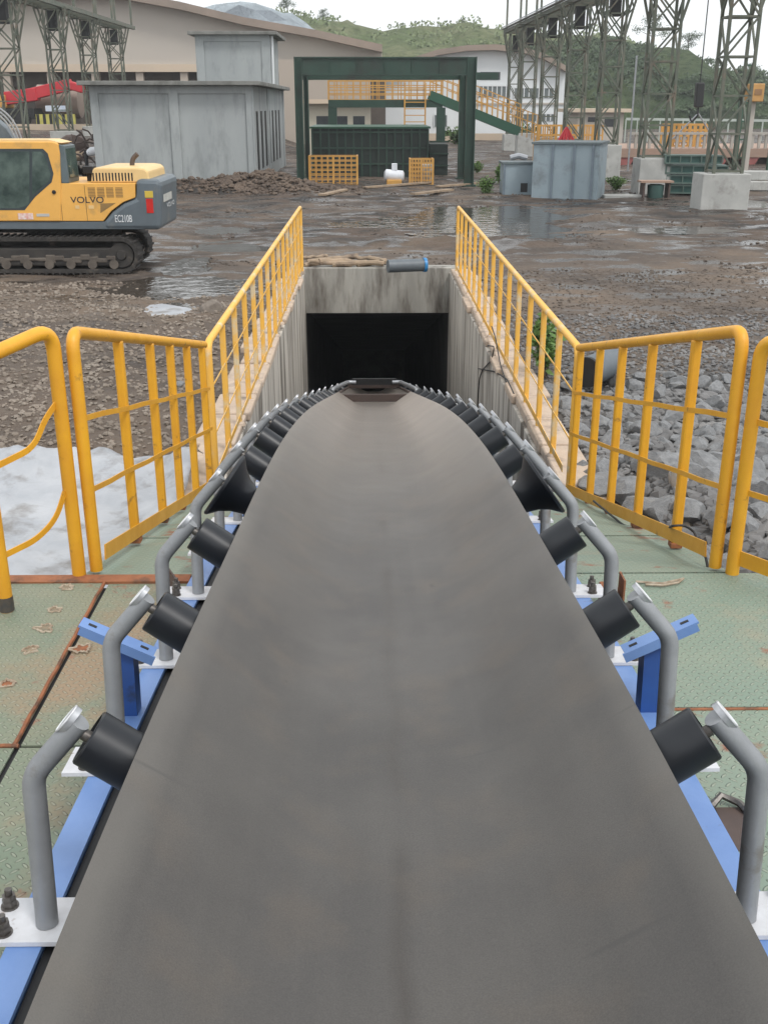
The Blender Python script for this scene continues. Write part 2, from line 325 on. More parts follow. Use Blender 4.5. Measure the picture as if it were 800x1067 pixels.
xs = axis([(-340,-200,20),(-200,-60,10),(-60,-20,1.6),(-20,-9,.4),(-9,HX0,.09),(HX0,HX1,.3),(HX1,9,.09),(9,20,.4),(20,60,1.6),(60,200,10),(200,340,20)])
ys = axis([(-40,3,3),(HY0,6,.5),(6,HY1,.1),(HY1,30,.12),(30,48,.25),(48,90,1),(90,200,8),(200,420,20)])
g = MB(); nx = len(xs)
for y in ys:
    for x in xs: g.v.append((x, y, gh(x, y) if y < 200 else gh(x, 199)))
for j in range(len(ys)-1):
    for i in range(nx-1):
        cx = (xs[i]+xs[i+1])/2; cy = (ys[j]+ys[j+1])/2
        if HX0 < cx < HX1 and HY0 < cy < HY1: continue
        a = j*nx+i; g.f.append((a, a+1, a+1+nx, a+nx))
def ground_material():
    m = bpy.data.materials.new('muddy_ground'); m.use_nodes = True; nt = m.node_tree; N = nt.nodes; L = nt.links; p = N['Principled BSDF']
    tc = N.new('ShaderNodeTexCoord'); src = tc.outputs['Object']
    def nz(sc, d=7, r=.62, v=src):
        n = N.new('ShaderNodeTexNoise'); n.inputs['Scale'].default_value = sc; n.inputs['Detail'].default_value = d; n.inputs['Roughness'].default_value = r; L.new(v, n.inputs[0]); return n.outputs[0]
    def mr(i, a, b, c=0, d=1):
        r = N.new('ShaderNodeMapRange'); r.interpolation_type = 'SMOOTHSTEP'
        for k, v in zip((1,2,3,4), (a,b,c,d)): r.inputs[k].default_value = v
        L.new(i, r.inputs[0]); return r.outputs[0]
    def mix(f, a, b):
        x = N.new('ShaderNodeMix'); x.data_type = 'RGBA'; L.new(f, x.inputs[0])
        for k, v in ((6,a),(7,b)):
            if isinstance(v, tuple): x.inputs[k].default_value = (*v,1)
            else: L.new(v, x.inputs[k])
        return x.outputs[2]
    def M(op, a, b):
        n = N.new('ShaderNodeMath'); n.operation = op
        for i, v in enumerate((a,b)):
            if isinstance(v,(int,float)): n.inputs[i].default_value = v
            else: L.new(v, n.inputs[i])
        return n.outputs[0]
    n1 = nz(.45); n2 = nz(3.5, 9); n3 = nz(.16, 4)
    c = mix(mr(n1,.38,.62), (.118,.086,.063), (.055,.042,.034))
    c = mix(mr(n3,.45,.6), c, (.16,.115,.08))
    c = mix(mr(n2,.45,.7), c, (.135,.108,.086))
    sx = N.new('ShaderNodeSeparateXYZ'); L.new(src, sx.inputs[0])
    # dark coal mud further off
    far = mr(sx.outputs[1], 19, 27); c2 = mix(mr(nz(.8,8),.4,.6), (.022,.018,.015), (.078,.052,.036))
    c = mix(M('MULTIPLY', far, mr(nz(.25,5),.36,.56)), c, c2)
    # grey under the rock bank
    rb = M('MULTIPLY', mr(sx.outputs[0], 1.5, 2.2), mr(sx.outputs[1], 14, 10.5)); c = mix(rb, c, (.085,.085,.085))
    # vehicle ruts / wet
    mp = N.new('ShaderNodeMapping'); mp.inputs['Scale'].default_value = (.75,1.5,1); mp.inputs['Rotation'].default_value=(0,0,R_(12)); L.new(src, mp.inputs[0])
    w = nz(1.0, 6, .6, mp.outputs[0])
    wetzone = M('MULTIPLY', mr(sx.outputs[0], -9, -6.5), 1)
    wet = M('MULTIPLY', mr(w,.50,.57), mr(sx.outputs[1], 12, 19))
    c = mix(M('MULTIPLY', wet, .7), c, (.022,.018,.016))
    L.new(c, p.inputs['Base Color'])
    rr = M('SUBTRACT', mr(n2,.3,.7,.75,.95), M('MULTIPLY', wet, .62)); L.new(rr, p.inputs['Roughness'])
    h = M('ADD', M('MULTIPLY', nz(9,8,.7), 1), M('MULTIPLY', nz(28,4,.6), .35))
    vo = N.new('ShaderNodeTexVoronoi'); vo.inputs['Scale'].default_value = 9; L.new(src, vo.inputs[0])
    h = M('ADD', h, M('MULTIPLY', vo.outputs[0], .6))
    b = N.new('ShaderNodeBump'); b.inputs['Strength'].default_value = .8; b.inputs['Distance'].default_value = .06
    L.new(h, b.inputs['Height']); L.new(b.outputs[0], p.inputs['Normal']); L.new(M('SUBTRACT', .85, M('MULTIPLY', wet, .72)), b.inputs['Strength'])
    return m
o = g.build('ground', ground_material(), smooth=True, ang=80); tag(o, kind='structure')
water_m = bpy.data.materials.new('puddle_water'); water_m.use_nodes = True
p = water_m.node_tree.nodes['Principled BSDF']; p.inputs['Base Color'].default_value = (.055,.045,.036,1); p.inputs['Roughness'].default_value = .03; p.inputs['IOR'].default_value = 1.33; p.inputs['Specular IOR Level'].default_value = .9
_n = water_m.node_tree.nodes.new('ShaderNodeTexNoise'); _n.inputs['Scale'].default_value = 3.5; _n.inputs['Detail'].default_value = 3
_t = water_m.node_tree.nodes.new('ShaderNodeTexCoord'); water_m.node_tree.links.new(_t.outputs['Object'], _n.inputs[0])
_b = water_m.node_tree.nodes.new('ShaderNodeBump'); _b.inputs['Strength'].default_value = .45; _b.inputs['Distance'].default_value = .03; water_m.node_tree.links.new(_n.outputs[0], _b.inputs['Height']); water_m.node_tree.links.new(_b.outputs[0], p.inputs['Normal'])
def puddle(i, lvl):
    cx, cy, a, b, d = POOLS[i]
    m = MB(); n = 40; vs = [(cx+1.5*a*math.cos(2*math.pi*k/n)*(1+.2*fr(k*.3,i,1)), cy+1.5*b*math.sin(2*math.pi*k/n)*(1+.2*fr(k*.3,i+9,1)), lvl) for k in range(n)]
    m.add(vs, [tuple(range(n))]); tag(m.build('puddle', water_m), kind='structure')
for i in range(len(POOLS)):
    cx, cy, a, b, d = POOLS[i]
    s_ = sorted(gh(cx+a*math.cos(t), cy+b*math.sin(t)) for t in [k*.5236 for k in range(12)])
    puddle(i, gh(cx,cy)+d*.72)

# ------------------------------------------------------------------ rocks and gravel
def rock_mesh(seed, sub=2, rough=.35):
    import bmesh
    bm = bmesh.new(); bmesh.ops.create_icosphere(bm, subdivisions=sub, radius=1)
    rnd = random.Random(seed)
    planes = [(Vector((rnd.gauss(0,1),rnd.gauss(0,1),rnd.gauss(0,1))).normalized(), rnd.uniform(.5,.85)) for _ in range(11)]
    for v in bm.verts:
        for nrm, d in planes:
            k = v.co.dot(nrm)
            if k > d: v.co -= nrm*(k-d)
        v.co *= 1+.10*noise.noise(v.co*2.2+Vector((seed*3.1,0,0)))
    me = bpy.data.meshes.new('rock'); bm.to_mesh(me); bm.free()
    return me
rocks = [rock_mesh(i, 3) for i in range(9)]
for i, me in enumerate(rocks): me.materials.append(rock_m); me.shade_smooth(); me.set_sharp_from_angle(angle=R_(22))
rocks_p = [me.copy() for me in rocks[:3]]
for me in rocks_p: me.materials[0] = rock_p
rnd = random.Random(11); placed = []; cnt = 0
def place_rock(x, y, s, pale=False):
    global cnt
    me = rnd.choice(rocks_p if pale else rocks)
    o = bpy.data.objects.new('rock', me); COL.objects.link(o)
    o.location = (x, y, gh(x, y)+s*.25); o.scale = (s*rnd.uniform(.8,1.3), s*rnd.uniform(.7,1.1), s*rnd.uniform(.5,.85)); o.rotation_euler = (rnd.uniform(-.5,.5), rnd.uniform(-.5,.5), rnd.uniform(0,6.28))
    if pale: tag(o, 'pale buff rock lying among the grey rocks at the foot of the right railing', 'rock', 'pale rocks in the rubble bank')
    else: tag(o, 'grey angular rock lying in the rubble bank right of the yellow railing', 'rock', 'large grey rocks of the rubble bank')
    cnt += 1
for k in range(6000):
    y = rnd.uniform(5.1, 11.8); x = rnd.uniform(1.72, 1.75+1.0+y*.28)
    s = rnd.uniform(.08,.20)*(1.1 if y < 8.5 else .75)
    if any((x-a)**2+(y-b)**2 < (.62*(s+c))**2 for a, b, c in placed): continue
    placed.append((x,y,s)); place_rock(x, y, s)
    if cnt >= 270: break
for (px, py) in ((637,512),(656,520),(672,527),(709,491),(716,532),(690,566),(664,513)):
    q = gz(px, py, .42); place_rock(q.x, q.y, .13, True)
def scatter(name, n, fn, mats, label, cat, seed):
    m = MB(); rr = random.Random(seed); bases = [rock_mesh(100+i, 1) for i in range(5)]
    data = [([Vector(v.co) for v in b.vertices], [tuple(p.vertices) for p in b.polygons]) for b in bases]
    for b in bases: bpy.data.meshes.remove(b)
    for _ in range(n):
        x, y, s = fn(rr)
        if HX0-.3 < x < HX1+.3 and 3 < y < HY1+.1: continue
        vs, fs = rr.choice(data)
        M = Matrix.Translation((x, y, gh(x,y)+s*.2)) @ Matrix.Rotation(rr.uniform(0,6.28),4,'Z') @ Matrix.Rotation(rr.uniform(-.6,.6),4,'X') @ Matrix.Diagonal((s*rr.uniform(.8,1.4), s, s*rr.uniform(.4,.8), 1))
        m.add(vs, fs, M)
    return tag(m.build(name, mats), label, cat, kind='stuff')
scatter('rubble', 15000, lambda r: ((lambda y: (r.uniform(1.7, 2.6+y*.36), y, r.uniform(.02,.085)*(1 if y<11 else .6)))(5.2+10.5*r.random()**1.7)), stone_g, 'grey broken stone covering the bank right of the trench', 'rubble', 1)
scatter('gravel', 15000, lambda r: ((lambda y: (-1.65-r.random()**.9*(1.5+y*.42), y, r.choice((.012,.018,.025,.03,.045))*r.uniform(.8,1.2)))(6.5+12.5*r.random()**1.1)), stone_m, 'brown gravel and clods spread over the mud left of the trench', 'gravel', 2)
mud_stone = mat('mud_clod', (.115,.09,.07), (.07,.055,.045), .8, .8, stain=(.20,.17,.14), sscale=1.3, slo=.6, shi=.72)
def clod_at(r):
    for _ in range(60):
        y = 20.6+24*r.random()**1.4; x = r.uniform(-.42*y, .42*y)
        if fr(x, y, .5, 3, 12) > .25: break
    return x, y, (.008+.035*r.random()**3)*(1+y*.012)
scatter('mud_clods', 3800, clod_at, mud_stone, 'dark clods and stones scattered over the churned muddy yard', 'clods', 3)
scatter('brown_clods', 5000, lambda r: ((lambda y: (1.9+r.random()*(1.0+y*.40), y, r.uniform(.012,.04)))(11.5+9*r.random())), mat('brown_clod',(.15,.12,.095),(.085,.068,.055),.9,.85), 'brown stony mud between the grey rubble and the yard', 'clods', 6)
scatter('heap_clods', 1500, lambda r: (r.gauss(-4.2,1.5), r.gauss(40.8,.9), r.uniform(.04,.15)), mat('heap_earth', (.13,.095,.07), (.075,.055,.043), .8, .9), 'clods on the brown spoil heap by the grey building corner', 'clods', 4)

# ------------------------------------------------------------------ conveyor curve
SL = [(-5,.045),(1.8,.060),(2.64,.088),(3.7,.115),(4.7,.145),(5.5,.180),(6.8,.215),(8.1,.235),(9.5,.243),(60,.243)]
tabH = []; H = 1.188; 
def slope(y): return interp(SL, y)
_step = .05; ylist = [-4+_step*i for i in range(int(50/_step))]
acc = 0; vals = []
for y in ylist: vals.append(acc); acc += slope(y+_step/2)*_step
i0 = min(range(len(ylist)), key=lambda i: abs(ylist[i]-1.918)); off = 1.188-vals[i0]
def tipH(y):
    t = (y-ylist[0])/_step; i = max(0, min(len(vals)-2, int(t))); return off+vals[i]+(vals[i+1]-vals[i])*(t-i)
TIPZ = .28
def frame(y):  # local frame of the conveyor at station y; origin: belt centre surface
    a = math.atan(slope(y))
    return Matrix.Translation((0, y, CAMH-tipH(y))) @ Matrix.Rotation(-a, 4, 'X') @ Matrix.Translation((-.008,0,-TIPZ))
A35 = R_(35); WD = (math.cos(A35), math.sin(A35))
def belt_profile():
    hw = .541; c = .215; pts = []
    n = 30
    for i in range(n+1):
        x = -hw+2*hw*i/n; ax = abs(x)
        t = max(0, ax-c); bl = .11
        u = ax-(c-bl)
        z = 0 if u <= 0 else (math.tan(A35)*u*u/(4*bl) if u < 2*bl else math.tan(A35)*(ax-c))
        pts.append((x, z))
    return pts
conv = thing('belt_conveyor', 'long troughed black rubber conveyor belt descending into the tunnel on idlers', 'conveyor', (0,2,.85))
stations = [-3+.2*i for i in range(int(31/.2))]
m = MB(); prof = belt_profile(); P = prof+[(x, z-.013) for x, z in prof[::-1]]; npf = len(P)
for y in stations:
    Mx = frame(y)
    kw = 1-.036*sm(1.2,3.6,y)
    for (x, z) in P: m.v.append(tuple(Mx @ Vector((x*kw,0,z-abs(x)*.03*sm(1.2,3.6,y)))))
for j in range(len(stations)-1):
    for k in range(npf):
        a = j*npf+k; b = j*npf+(k+1) % npf; m.f.append((a,b,b+npf,a+npf))
belt = m.build('belt', belt_m, conv, smooth=True, ang=50)
m = MB()
for y in stations:
    Mx = frame(y)
    for x, z in ((-.55,-.42),(.55,-.42),(.55,-.435),(-.55,-.435)): m.v.append(tuple(Mx @ Vector((x,0,z))))
for j in range(len(stations)-1):
    for k in range(4):
        a = j*4+k; b = j*4+(k+1) % 4; m.f.append((a,b,b+4,a+4))
m.build('return_belt', black, conv)
m = MB()
for j, y in enumerate(stations):
    Mx = frame(y)
    for x, z in ((-.773,-.262),(.773,-.262),(.773,-.270),(-.773,-.270)): m.v.append(tuple(Mx @ Vector((x,0,z))))
    if j:
        for k in range(4):
            a = (j-1)*4+k; b = (j-1)*4+(k+1) % 4; m.f.append((a,b,b+4,a+4))
m.build('gap_shade_plate', black, conv)  # black sheet added to paint the deep shade between belt and stringers
for s in (-1, 1):   # channel stringers
    sec = [(s*.852,-.245),(s*.775,-.245),(s*.775,-.257),(s*.840,-.257),(s*.840,-.433),(s*.775,-.433),(s*.775,-.445),(s*.852,-.445)]
    m = MB()
    for y in stations:
        Mx = frame(y)
        for x, z in sec: m.v.append(tuple(Mx @ Vector((x,0,z))))
    for j in range(len(stations)-1):
        for k in range(8):
            a = j*8+k; b = j*8+(k+1) % 8; m.f.append((a,b,b+8,a+8))
    m.build('stringer', blue, conv)
idl_y = [-1.6, -.4, .75, 1.918, 2.626, 3.365, 4.086, 4.76, 5.44, 6.13, 6.80, 7.54, 8.665, 9.82, 11.04, 12.47, 14.05, 16.6, 19.2, 21.8, 24.4]
FLARE = 4.086
R0 = .062
proto = {}
def bracket_meshes(s, flared):
    key = (s, flared)
    if key in proto: return proto[key]
    out = {}
    path = fillet([(s*.778,-.015,-.232),(s*.778,0,.135),(s*.668,0,.262)], .032, 5)
    out['tube'] = MB().tube(path, .0245, 14)
    # flattened bright tip
    d = Vector((s*(.668-.778),0,.262-.135)).normalized(); e = Vector(path[-1]); nn = Vector((s*abs(d.z),0,abs(d.x)))
    cap = MB(); n_ = 20; th_ = .009
    def oval(off, sc): return [e+nn*off-d*.012+d*(.036*sc*math.cos(t))+Vector((0,1,0))*(.024*sc*math.sin(t)) for t in [2*math.pi*k/n_ for k in range(n_)]]
    for o1, o2, sc in ((.010,.0245,1.0),):
        lo_, hi_ = oval(o1,sc), oval(o2,sc); cap.add(lo_+hi_, [tuple(range(n_))[::-1], tuple(range(n_,2*n_))]+[(i,(i+1)%n_,n_+(i+1)%n_,n_+i) for i in range(n_)])
    out['tip'] = cap
    wb = MB().tube(oval(.0245,.97)+[oval(.0245,.97)[0]], .0022, 6, caps=False); out['rim'] = wb
    # roller axis
    def ax(t): return Vector((s*(.2+t*WD[0]+(.013+R0)*WD[1]), 0, t*WD[1]-(.013+R0)*WD[0]))
    a = ax(.03); b = ax(.500); z = (b-a).normalized(); x = Vector((0,1,0)); yv = z.cross(x)
    Mr = Matrix(((x.x,yv.x,z.x,a.x),(x.y,yv.y,z.y,a.y),(x.z,yv.z,z.z,a.z),(0,0,0,1))); L = (b-a).length
    if flared: pr = [(0,.05),(0,.055),(L*.60,.056),(L*.74,.060),(L*.84,.078),(L*.92,.104),(L*.99,.142),(L*1.01,.144),(L*1.02,.140),(L*1.02,.02)]
    else: pr = [(0,.03),(0,R0-.004),(.004,R0),(L-.004,R0),(L,R0-.003),(L,R0-.010),(L-.012,R0-.012),(L-.012,.02)]
    out['roller'] = MB().lathe(pr, Mr, 36)
    out['spindle'] = MB().lathe([(L-.014,.013),(L+.012,.013),(L+.012,.010),(L+.035,.010)], Mr, 12)
    out['plate'] = MB().box(*sorted((s*.735, s*.925)), -.075, .075, -.2435, -.2325)
    for bi, (bx, by) in enumerate(((s*.865,-.045),(s*.88,.045))):
        nb = MB()
        for r, z0, z1, sg in ((.020,-.2325,-.228,16),(.0165,-.228,-.213,6),(.0155,-.213,-.201,6),(.0085,-.201,-.186,10)):
            nb.lathe([(z0,r),(z1,r)], Matrix.Translation((bx,by,0)), sg)
        out['bolt%d' % bi] = nb
    proto[key] = out; return out
made = {}
def add_bracket(y, s, flared=False):
    key = (s, flared)
    if key not in made:
        q = bracket_meshes(s, flared)
        t = q['tube'].build('idler_bracket', galv, conv, smooth=True); t.matrix_parent_inverse = Matrix.Translation(-conv.location)
        for nm, mt in (('tip','bare'),('rim','w'),('roller','r'),('spindle','s'),('plate','p'),('bolt0','b'),('bolt1','b')):
            mm = {'tip':tip_grey,'rim':tip_white,'roller':rubber_roll,'spindle':bolt_m,'plate':white_plate,'bolt0':bolt_m,'bolt1':bolt_m}[nm]
            c = q[nm].build({'tip':'bracket_tip','rim':'bright_rim','roller':'flared_roller' if flared else 'roller','spindle':'spindle','plate':'mounting_plate','bolt0':'bolt','bolt1':'bolt'}[nm], mm, None, smooth=True, ang=35 if nm != 'plate' else 20)
            c.parent = t
        made[key] = t
    else: t = copy_tree(made[key], conv); 
    t.matrix_basis = frame(y)
    return t
for y in idl_y:
    for s in (-1, 1): add_bracket(y, s, abs(y-FLARE) < .01)
m0 = None
for y in idl_y:   # centre rollers and cross members under the belt
    cr = MB().lathe([(0,.03),(0,R0),(.38,R0),(.38,.03)], Matrix.Translation((-.19,0,-.013-R0)) @ Matrix.Rotation(R_(90),4,'Y'), 20)
    if m0 is None:
        a = cr.build('centre_roller', rubber_roll, conv, smooth=True); m0 = a; a.matrix_basis = frame(y)
        cm = MB().box(-.772,.772,-.03,.03,-.34,-.274); b0 = cm.build('cross_member', galv, conv); b0.matrix_basis = frame(y)
    else:
        for src in (m0, b0):
            c = src.copy(); COL.objects.link(c); c.parent = conv; c.matrix_parent_inverse = Matrix.Translation(-conv.location); c.matrix_basis = frame(y)
# blue T supports
for s in (-1, 1):
    y = 2.93; Mx = frame(y)
    m = MB(); m.box(*sorted((s*.792, s*.862)), -.006, .0, -.245, -.022, Mx); m.box(*sorted((s*.792, s*.798)), 0, .06, -.245, -.022, Mx); m.box(*sorted((s*.856, s*.862)), 0, .06, -.245, -.022, Mx)
    q = m.build('support_post', blue_dark, conv)
    a = Mx @ Vector((s*.725,0,-.035)); b = Mx @ Vector((s*.945,0,.070))
    ar = MB().bar(a, b, .055, .007); d = (b-a).normalized(); nn = Vector((0,1,0)).cross(d)*(-1)
    ar.bar(a+Vector((0,-.026,-.014)), b+Vector((0,-.026,-.014)), .006, .032)
    ao = ar.build('angle_bracket', blue, None); ao.parent = q; ao.matrix_parent_inverse = Matrix.Translation(-conv.location) if False else Matrix()
    hb = MB()
    for t in (.14,.84):
        c = a.lerp(b, t); dd = (b-a).normalized(); up = Vector((1,0,0))
        hb.bar(c-dd*.013+Vector((0,0,.0042)), c+dd*.013+Vector((0,0,.0042)), .011, .003)
    ho = hb.build('bolt_slot', black, None); ho.parent = q
# skirt frame over the belt near the tunnel
sk = thing('rusty_skirt_frame', 'rusty brown steel skirt frame straddling the belt just before the tunnel mouth', 'frame', (0,15,-.6))
def L2W(y, x, z): return frame(y) @ Vector((x,0,z))
ya, yb_ = 14.9, 20.9
for s in (-1,1):
    MB().bar(L2W(ya,s*.50,.17), L2W(yb_,s*.50,.17), .03, .10).build('side_plate', rust_dark, sk)
    MB().tube(fillet([L2W(14.6,s*.66,.05), L2W(15.2,s*.62,.24), L2W(17,s*.44,.33), L2W(17,s*.30,.33)],.25,6), .032, 10).build('side_arch', tip_grey, sk, smooth=True)
MB().bar(L2W(ya,-.52,.12), L2W(ya,.52,.12), .03, .11).build('cross_plate', rust_dark, sk)
MB().bar(L2W(17.02,-.36,.34), L2W(17.02,.36,.34), .05, .10).build('top_beam', black, sk)
MB().bar(L2W(yb_,-.52,.22), L2W(yb_,.52,.22), .03, .08).build('cross_plate', rust_dark, sk)

# ------------------------------------------------------------------ deck
ZP = .85; RY0, RY1, RZ1 = 4.62, 7.85, .085
for s, pm, rx, lb in ((-1, plate_l, 1.44, 'worn green checker-plate deck with rusty seams left of the conveyor'), (1, plate_r, 1.66, 'pale green checker-plate deck right of the conveyor')):
    dk = thing('walkway_deck', lb, 'walkway', (s*1.4,2,ZP))
    def bx(x0,x1,*a): return MB().box(*sorted((s*x0,s*x1)), *a)
    if s < 0:
        bx(.90,1.295,-2,3.165,ZP-.008,ZP).build('deck_plate', pm, dk)
        bx(1.315,2.9,-2,3.165,ZP-.008,ZP).build('deck_plate', pm, dk)
        bx(.90,1.295,3.18,4.52,ZP-.008,ZP).build('deck_plate', pm, dk)
        bx(1.312,2.1,3.18,4.52,ZP-.006,ZP+.004).build('deck_plate', pm, dk)
        w = MB().tube([(-1.318+.002*math.sin(i*1.7), 3.17+i*.0675, ZP+.004+.001*math.sin(i*2.9)) for i in range(21)], .008, 6)
        w.build('weld_bead', rust, dk, smooth=True)
        w = MB().tube([(-1.30+(-1.0)*i*.05, 3.172+.003*math.sin(i*1.9), ZP+.003) for i in range(20)], .008, 6)
        w.build('weld_bead', rust, dk, smooth=True)
        bx(.92,2.15,4.52,4.60,ZP-.004,ZP+.012).build('edge_strip', rust, dk)
        # upright rusty flat and small bits
        Mf = Matrix.Translation((-1.02,4.42,ZP)) @ Matrix.Rotation(R_(25),4,'Z') @ Matrix.Rotation(R_(12),4,'Y')
        MB().box(-.004,.004,-.14,.03,0,.13,Mf).build('flat_bar', rust_dark, dk)
        # torch-cut scars
        for (px,py,r) in ((57,636,.035),(47,655,.05),(32,677,.04),(70,612,.04),(8,712,.04),(85,676,.05)):
            q = gz(px,py,ZP+.005); mm = MB()
            ring = [q+Vector((r*.7*math.cos(t), r*.7*math.sin(t), .001))*1+Vector((math.cos(t),math.sin(t),0))*r*.55*fr(px+math.cos(t)*1.2,py+math.sin(t)*1.2,1.3,4) for t in [k*math.pi/16 for k in range(33)]]
            mm.tube(ring, .0055, 5, caps=False, rs=[.002+.005*abs(math.sin(k*1.3+px)) for k in range(33)]); sc = mm.build('weld_scar', mat('burnt_weld', (.42,.36,.28),(.25,.18,.12),30,.8), dk, smooth=True)
            n=32; mm = MB(); mm.add([q+Vector((math.cos(t),math.sin(t),0))*r*(.66+.55*fr(px+math.cos(t)*1.2,py+math.sin(t)*1.2,1.3,4)) for t in [k*2*math.pi/n for k in range(n)]], [tuple(range(n))])
            mm.build('burnt_patch', rust if px in (85,8) else mat('burnt_paint',(.17,.15,.11),(.26,.2,.13),25,.8), dk)
    else:
        bx(.90,2.9,-2,3.38,ZP-.008,ZP).build('deck_plate', pm, dk)
        bx(.90,2.9,3.40,4.60,ZP-.008,ZP+.002).build('deck_plate', pm, dk)
        bx(.90,2.9,3.378,3.392,ZP-.006,ZP+.004).build('weld_bead', rust, dk)
        q = MB().tube([gz(x,y,ZP+.012) for x,y in ((662,606),(675,607),(690,608),(703,605),(712,603),(706,607),(690,610),(672,609))], .006, 5)
        q.build('weld_scar', mat('burnt_weld',(.42,.36,.28)), dk, smooth=True)
        Mf = Matrix.Translation((.995,4.25,ZP-.05)); MB().box(-.04,.03,-.03,.03,0,.16,Mf).box(.05,.058,-.05,.05,0,.20,Mf).build('angle_stub', rust, dk)
        # torch-cut notch with curled edge beside the stringer
        c = gz(766,862,ZP+.003); mm = MB(); mm.box(c.x-.035,c.x+.05,c.y-.11,c.y+.10,ZP-.02,ZP+.003); mm.build('cut_notch', rust_dark, dk)
        mm = MB().tube([(c.x-.05,c.y+.09,ZP+.015),(c.x-.01,c.y+.125,ZP+.03),(c.x+.04,c.y+.10,ZP+.02),(c.x+.06,c.y+.06,ZP+.012)], .012, 6); mm.build('cut_notch_edge', bolt_m, dk, smooth=True)
    MB().box(*sorted((s*.91,s*2.1)), 2.9,4.5,ZP-.03,ZP-.012).build('under_plate', black, dk)
    # ramp in three plates
    for i in range(3):
        t0, t1 = i/3, (i+1)/3-.004
        y0 = RY0+(RY1-RY0)*t0; y1 = RY0+(RY1-RY0)*t1; z0 = ZP+(RZ1-ZP)*t0; z1 = ZP+(RZ1-ZP)*t1
        mm = MB(); xa, xb = sorted((s*.88, s*rx)); o_ = .004 if i == 1 else 0
        mm.add([(xa,y0,z0+o_),(xb,y0,z0+o_),(xb,y1,z1+o_),(xa,y1,z1+o_),(xa,y0,z0-.01),(xb,y0,z0-.01),(xb,y1,z1-.01),(xa,y1,z1-.01)],[(0,1,2,3),(7,6,5,4),(0,4,5,1),(1,5,6,2),(2,6,7,3),(3,7,4,0)])
        mm.build('ramp_plate', plate_r, dk)
    mm = MB()
    for y in (-1.5, 0, 1.5, 3.0, 4.5): mm.box(*sorted((s*1.0,s*1.06)), y-.03,y+.03,-.2,ZP-.01); mm.box(*sorted((s*2.0,s*2.06)), y-.03,y+.03,-.2,ZP-.01)
    mm.build('deck_support', greensteel, dk)

# ------------------------------------------------------------------ tunnel, walls
def quad_wall(name, x0, x1, y0, y1, ztop, m, label, cat, extra=None):
    t = thing(name, label, cat, ((x0+x1)/2, (y0+y1)/2, 0))
    o = MB().box(x0,x1,y0,y1,-6.5,ztop).build('wall_face', m, t, bevel=.01)
    return t
WT = -.02
tl = quad_wall('retaining_wall', -1.60, -1.30, 7.6, 20.35, WT, wallboard, 'left board-marked concrete trench wall under the railing', 'wall')
tr = quad_wall('retaining_wall', 1.44, 1.74, 7.6, 20.35, WT, wallboard, 'right board-marked concrete trench wall with hanging wires', 'wall')
rr = random.Random(5)
for s, t, xi, xo in ((-1, tl, 1.30, 1.62), (1, tr, 1.44, 1.78)):
    y = 7.55
    while y < 20.2:
        L = rr.uniform(.55,1.0); mm = MB(); x0, x1 = sorted((s*(xi+rr.uniform(-.05,.04)), s*(xo+rr.uniform(0,.1)))); zt = .07+rr.uniform(-.015,.015)
        mm.box(x0,x1,y,min(20.33,y+L-.01),WT+.002,zt)
        ob = mm.build('coping_block', coping_m, t, bevel=.018)
        y += L
# wires on the right wall
def wire(px_pts, X, name='wall_wire'):
    pts = []
    for px, py in px_pts:
        d = ray(px, py); k = (X-CAM.x)/d.x; pts.append(CAM+d*k)
    pts = fillet(pts, .15, 4)
    MB().tube(pts, .008, 6).build(name, cable_m, tr, smooth=True)
wire([(497,430),(499,395),(502,386),(512,375),(515,361),(508,360)], 1.425)
wire([(498,384),(515,387),(528,395),(535,410)], 1.425)
wire([(512,340),(516,352),(521,380),(527,398)], 1.425)
hw_ = thing('tunnel_headwall', 'grey stained concrete lintel across the square tunnel mouth', 'wall', (0,20.4,0))
MB().box(-1.60,1.74,20.355,20.75,-.80,.06).build('lintel', concrete, hw_, bevel=.012)
tun = MB()  # tunnel bore
tun.box(-1.7,-1.34,20.752,48,-14,-.1).box(1.47,1.8,20.752,48,-14,-.1)
ta, tb = 20.752, 48
tun.add([(-1.35,ta,-.78),(1.48,ta,-.78),(1.48,tb,-7.6),(-1.35,tb,-7.6),(-1.35,ta,-.5),(1.48,ta,-.5),(1.48,tb,-7.3),(-1.35,tb,-7.3)],[(0,1,2,3),(7,6,5,4),(0,4,5,1),(1,5,6,2),(2,6,7,3),(3,7,4,0)])
tun.box(-1.7,1.8,48,48.3,-14,0)
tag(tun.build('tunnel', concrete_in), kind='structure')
fl = MB(); ysf = [3.0,5,7,8.5]+[10+2*i for i in range(20)]
for i in range(len(ysf)-1):
    a, b = ysf[i], ysf[i+1]; za = CAMH-tipH(a)-1.15; zb = CAMH-tipH(b)-1.15
    fl.add([(-1.6,a,za),(1.75,a,za),(1.75,b,zb),(-1.6,b,zb)],[(0,1,2,3)])
tag(fl.build('trench_floor', concrete_in), kind='structure')

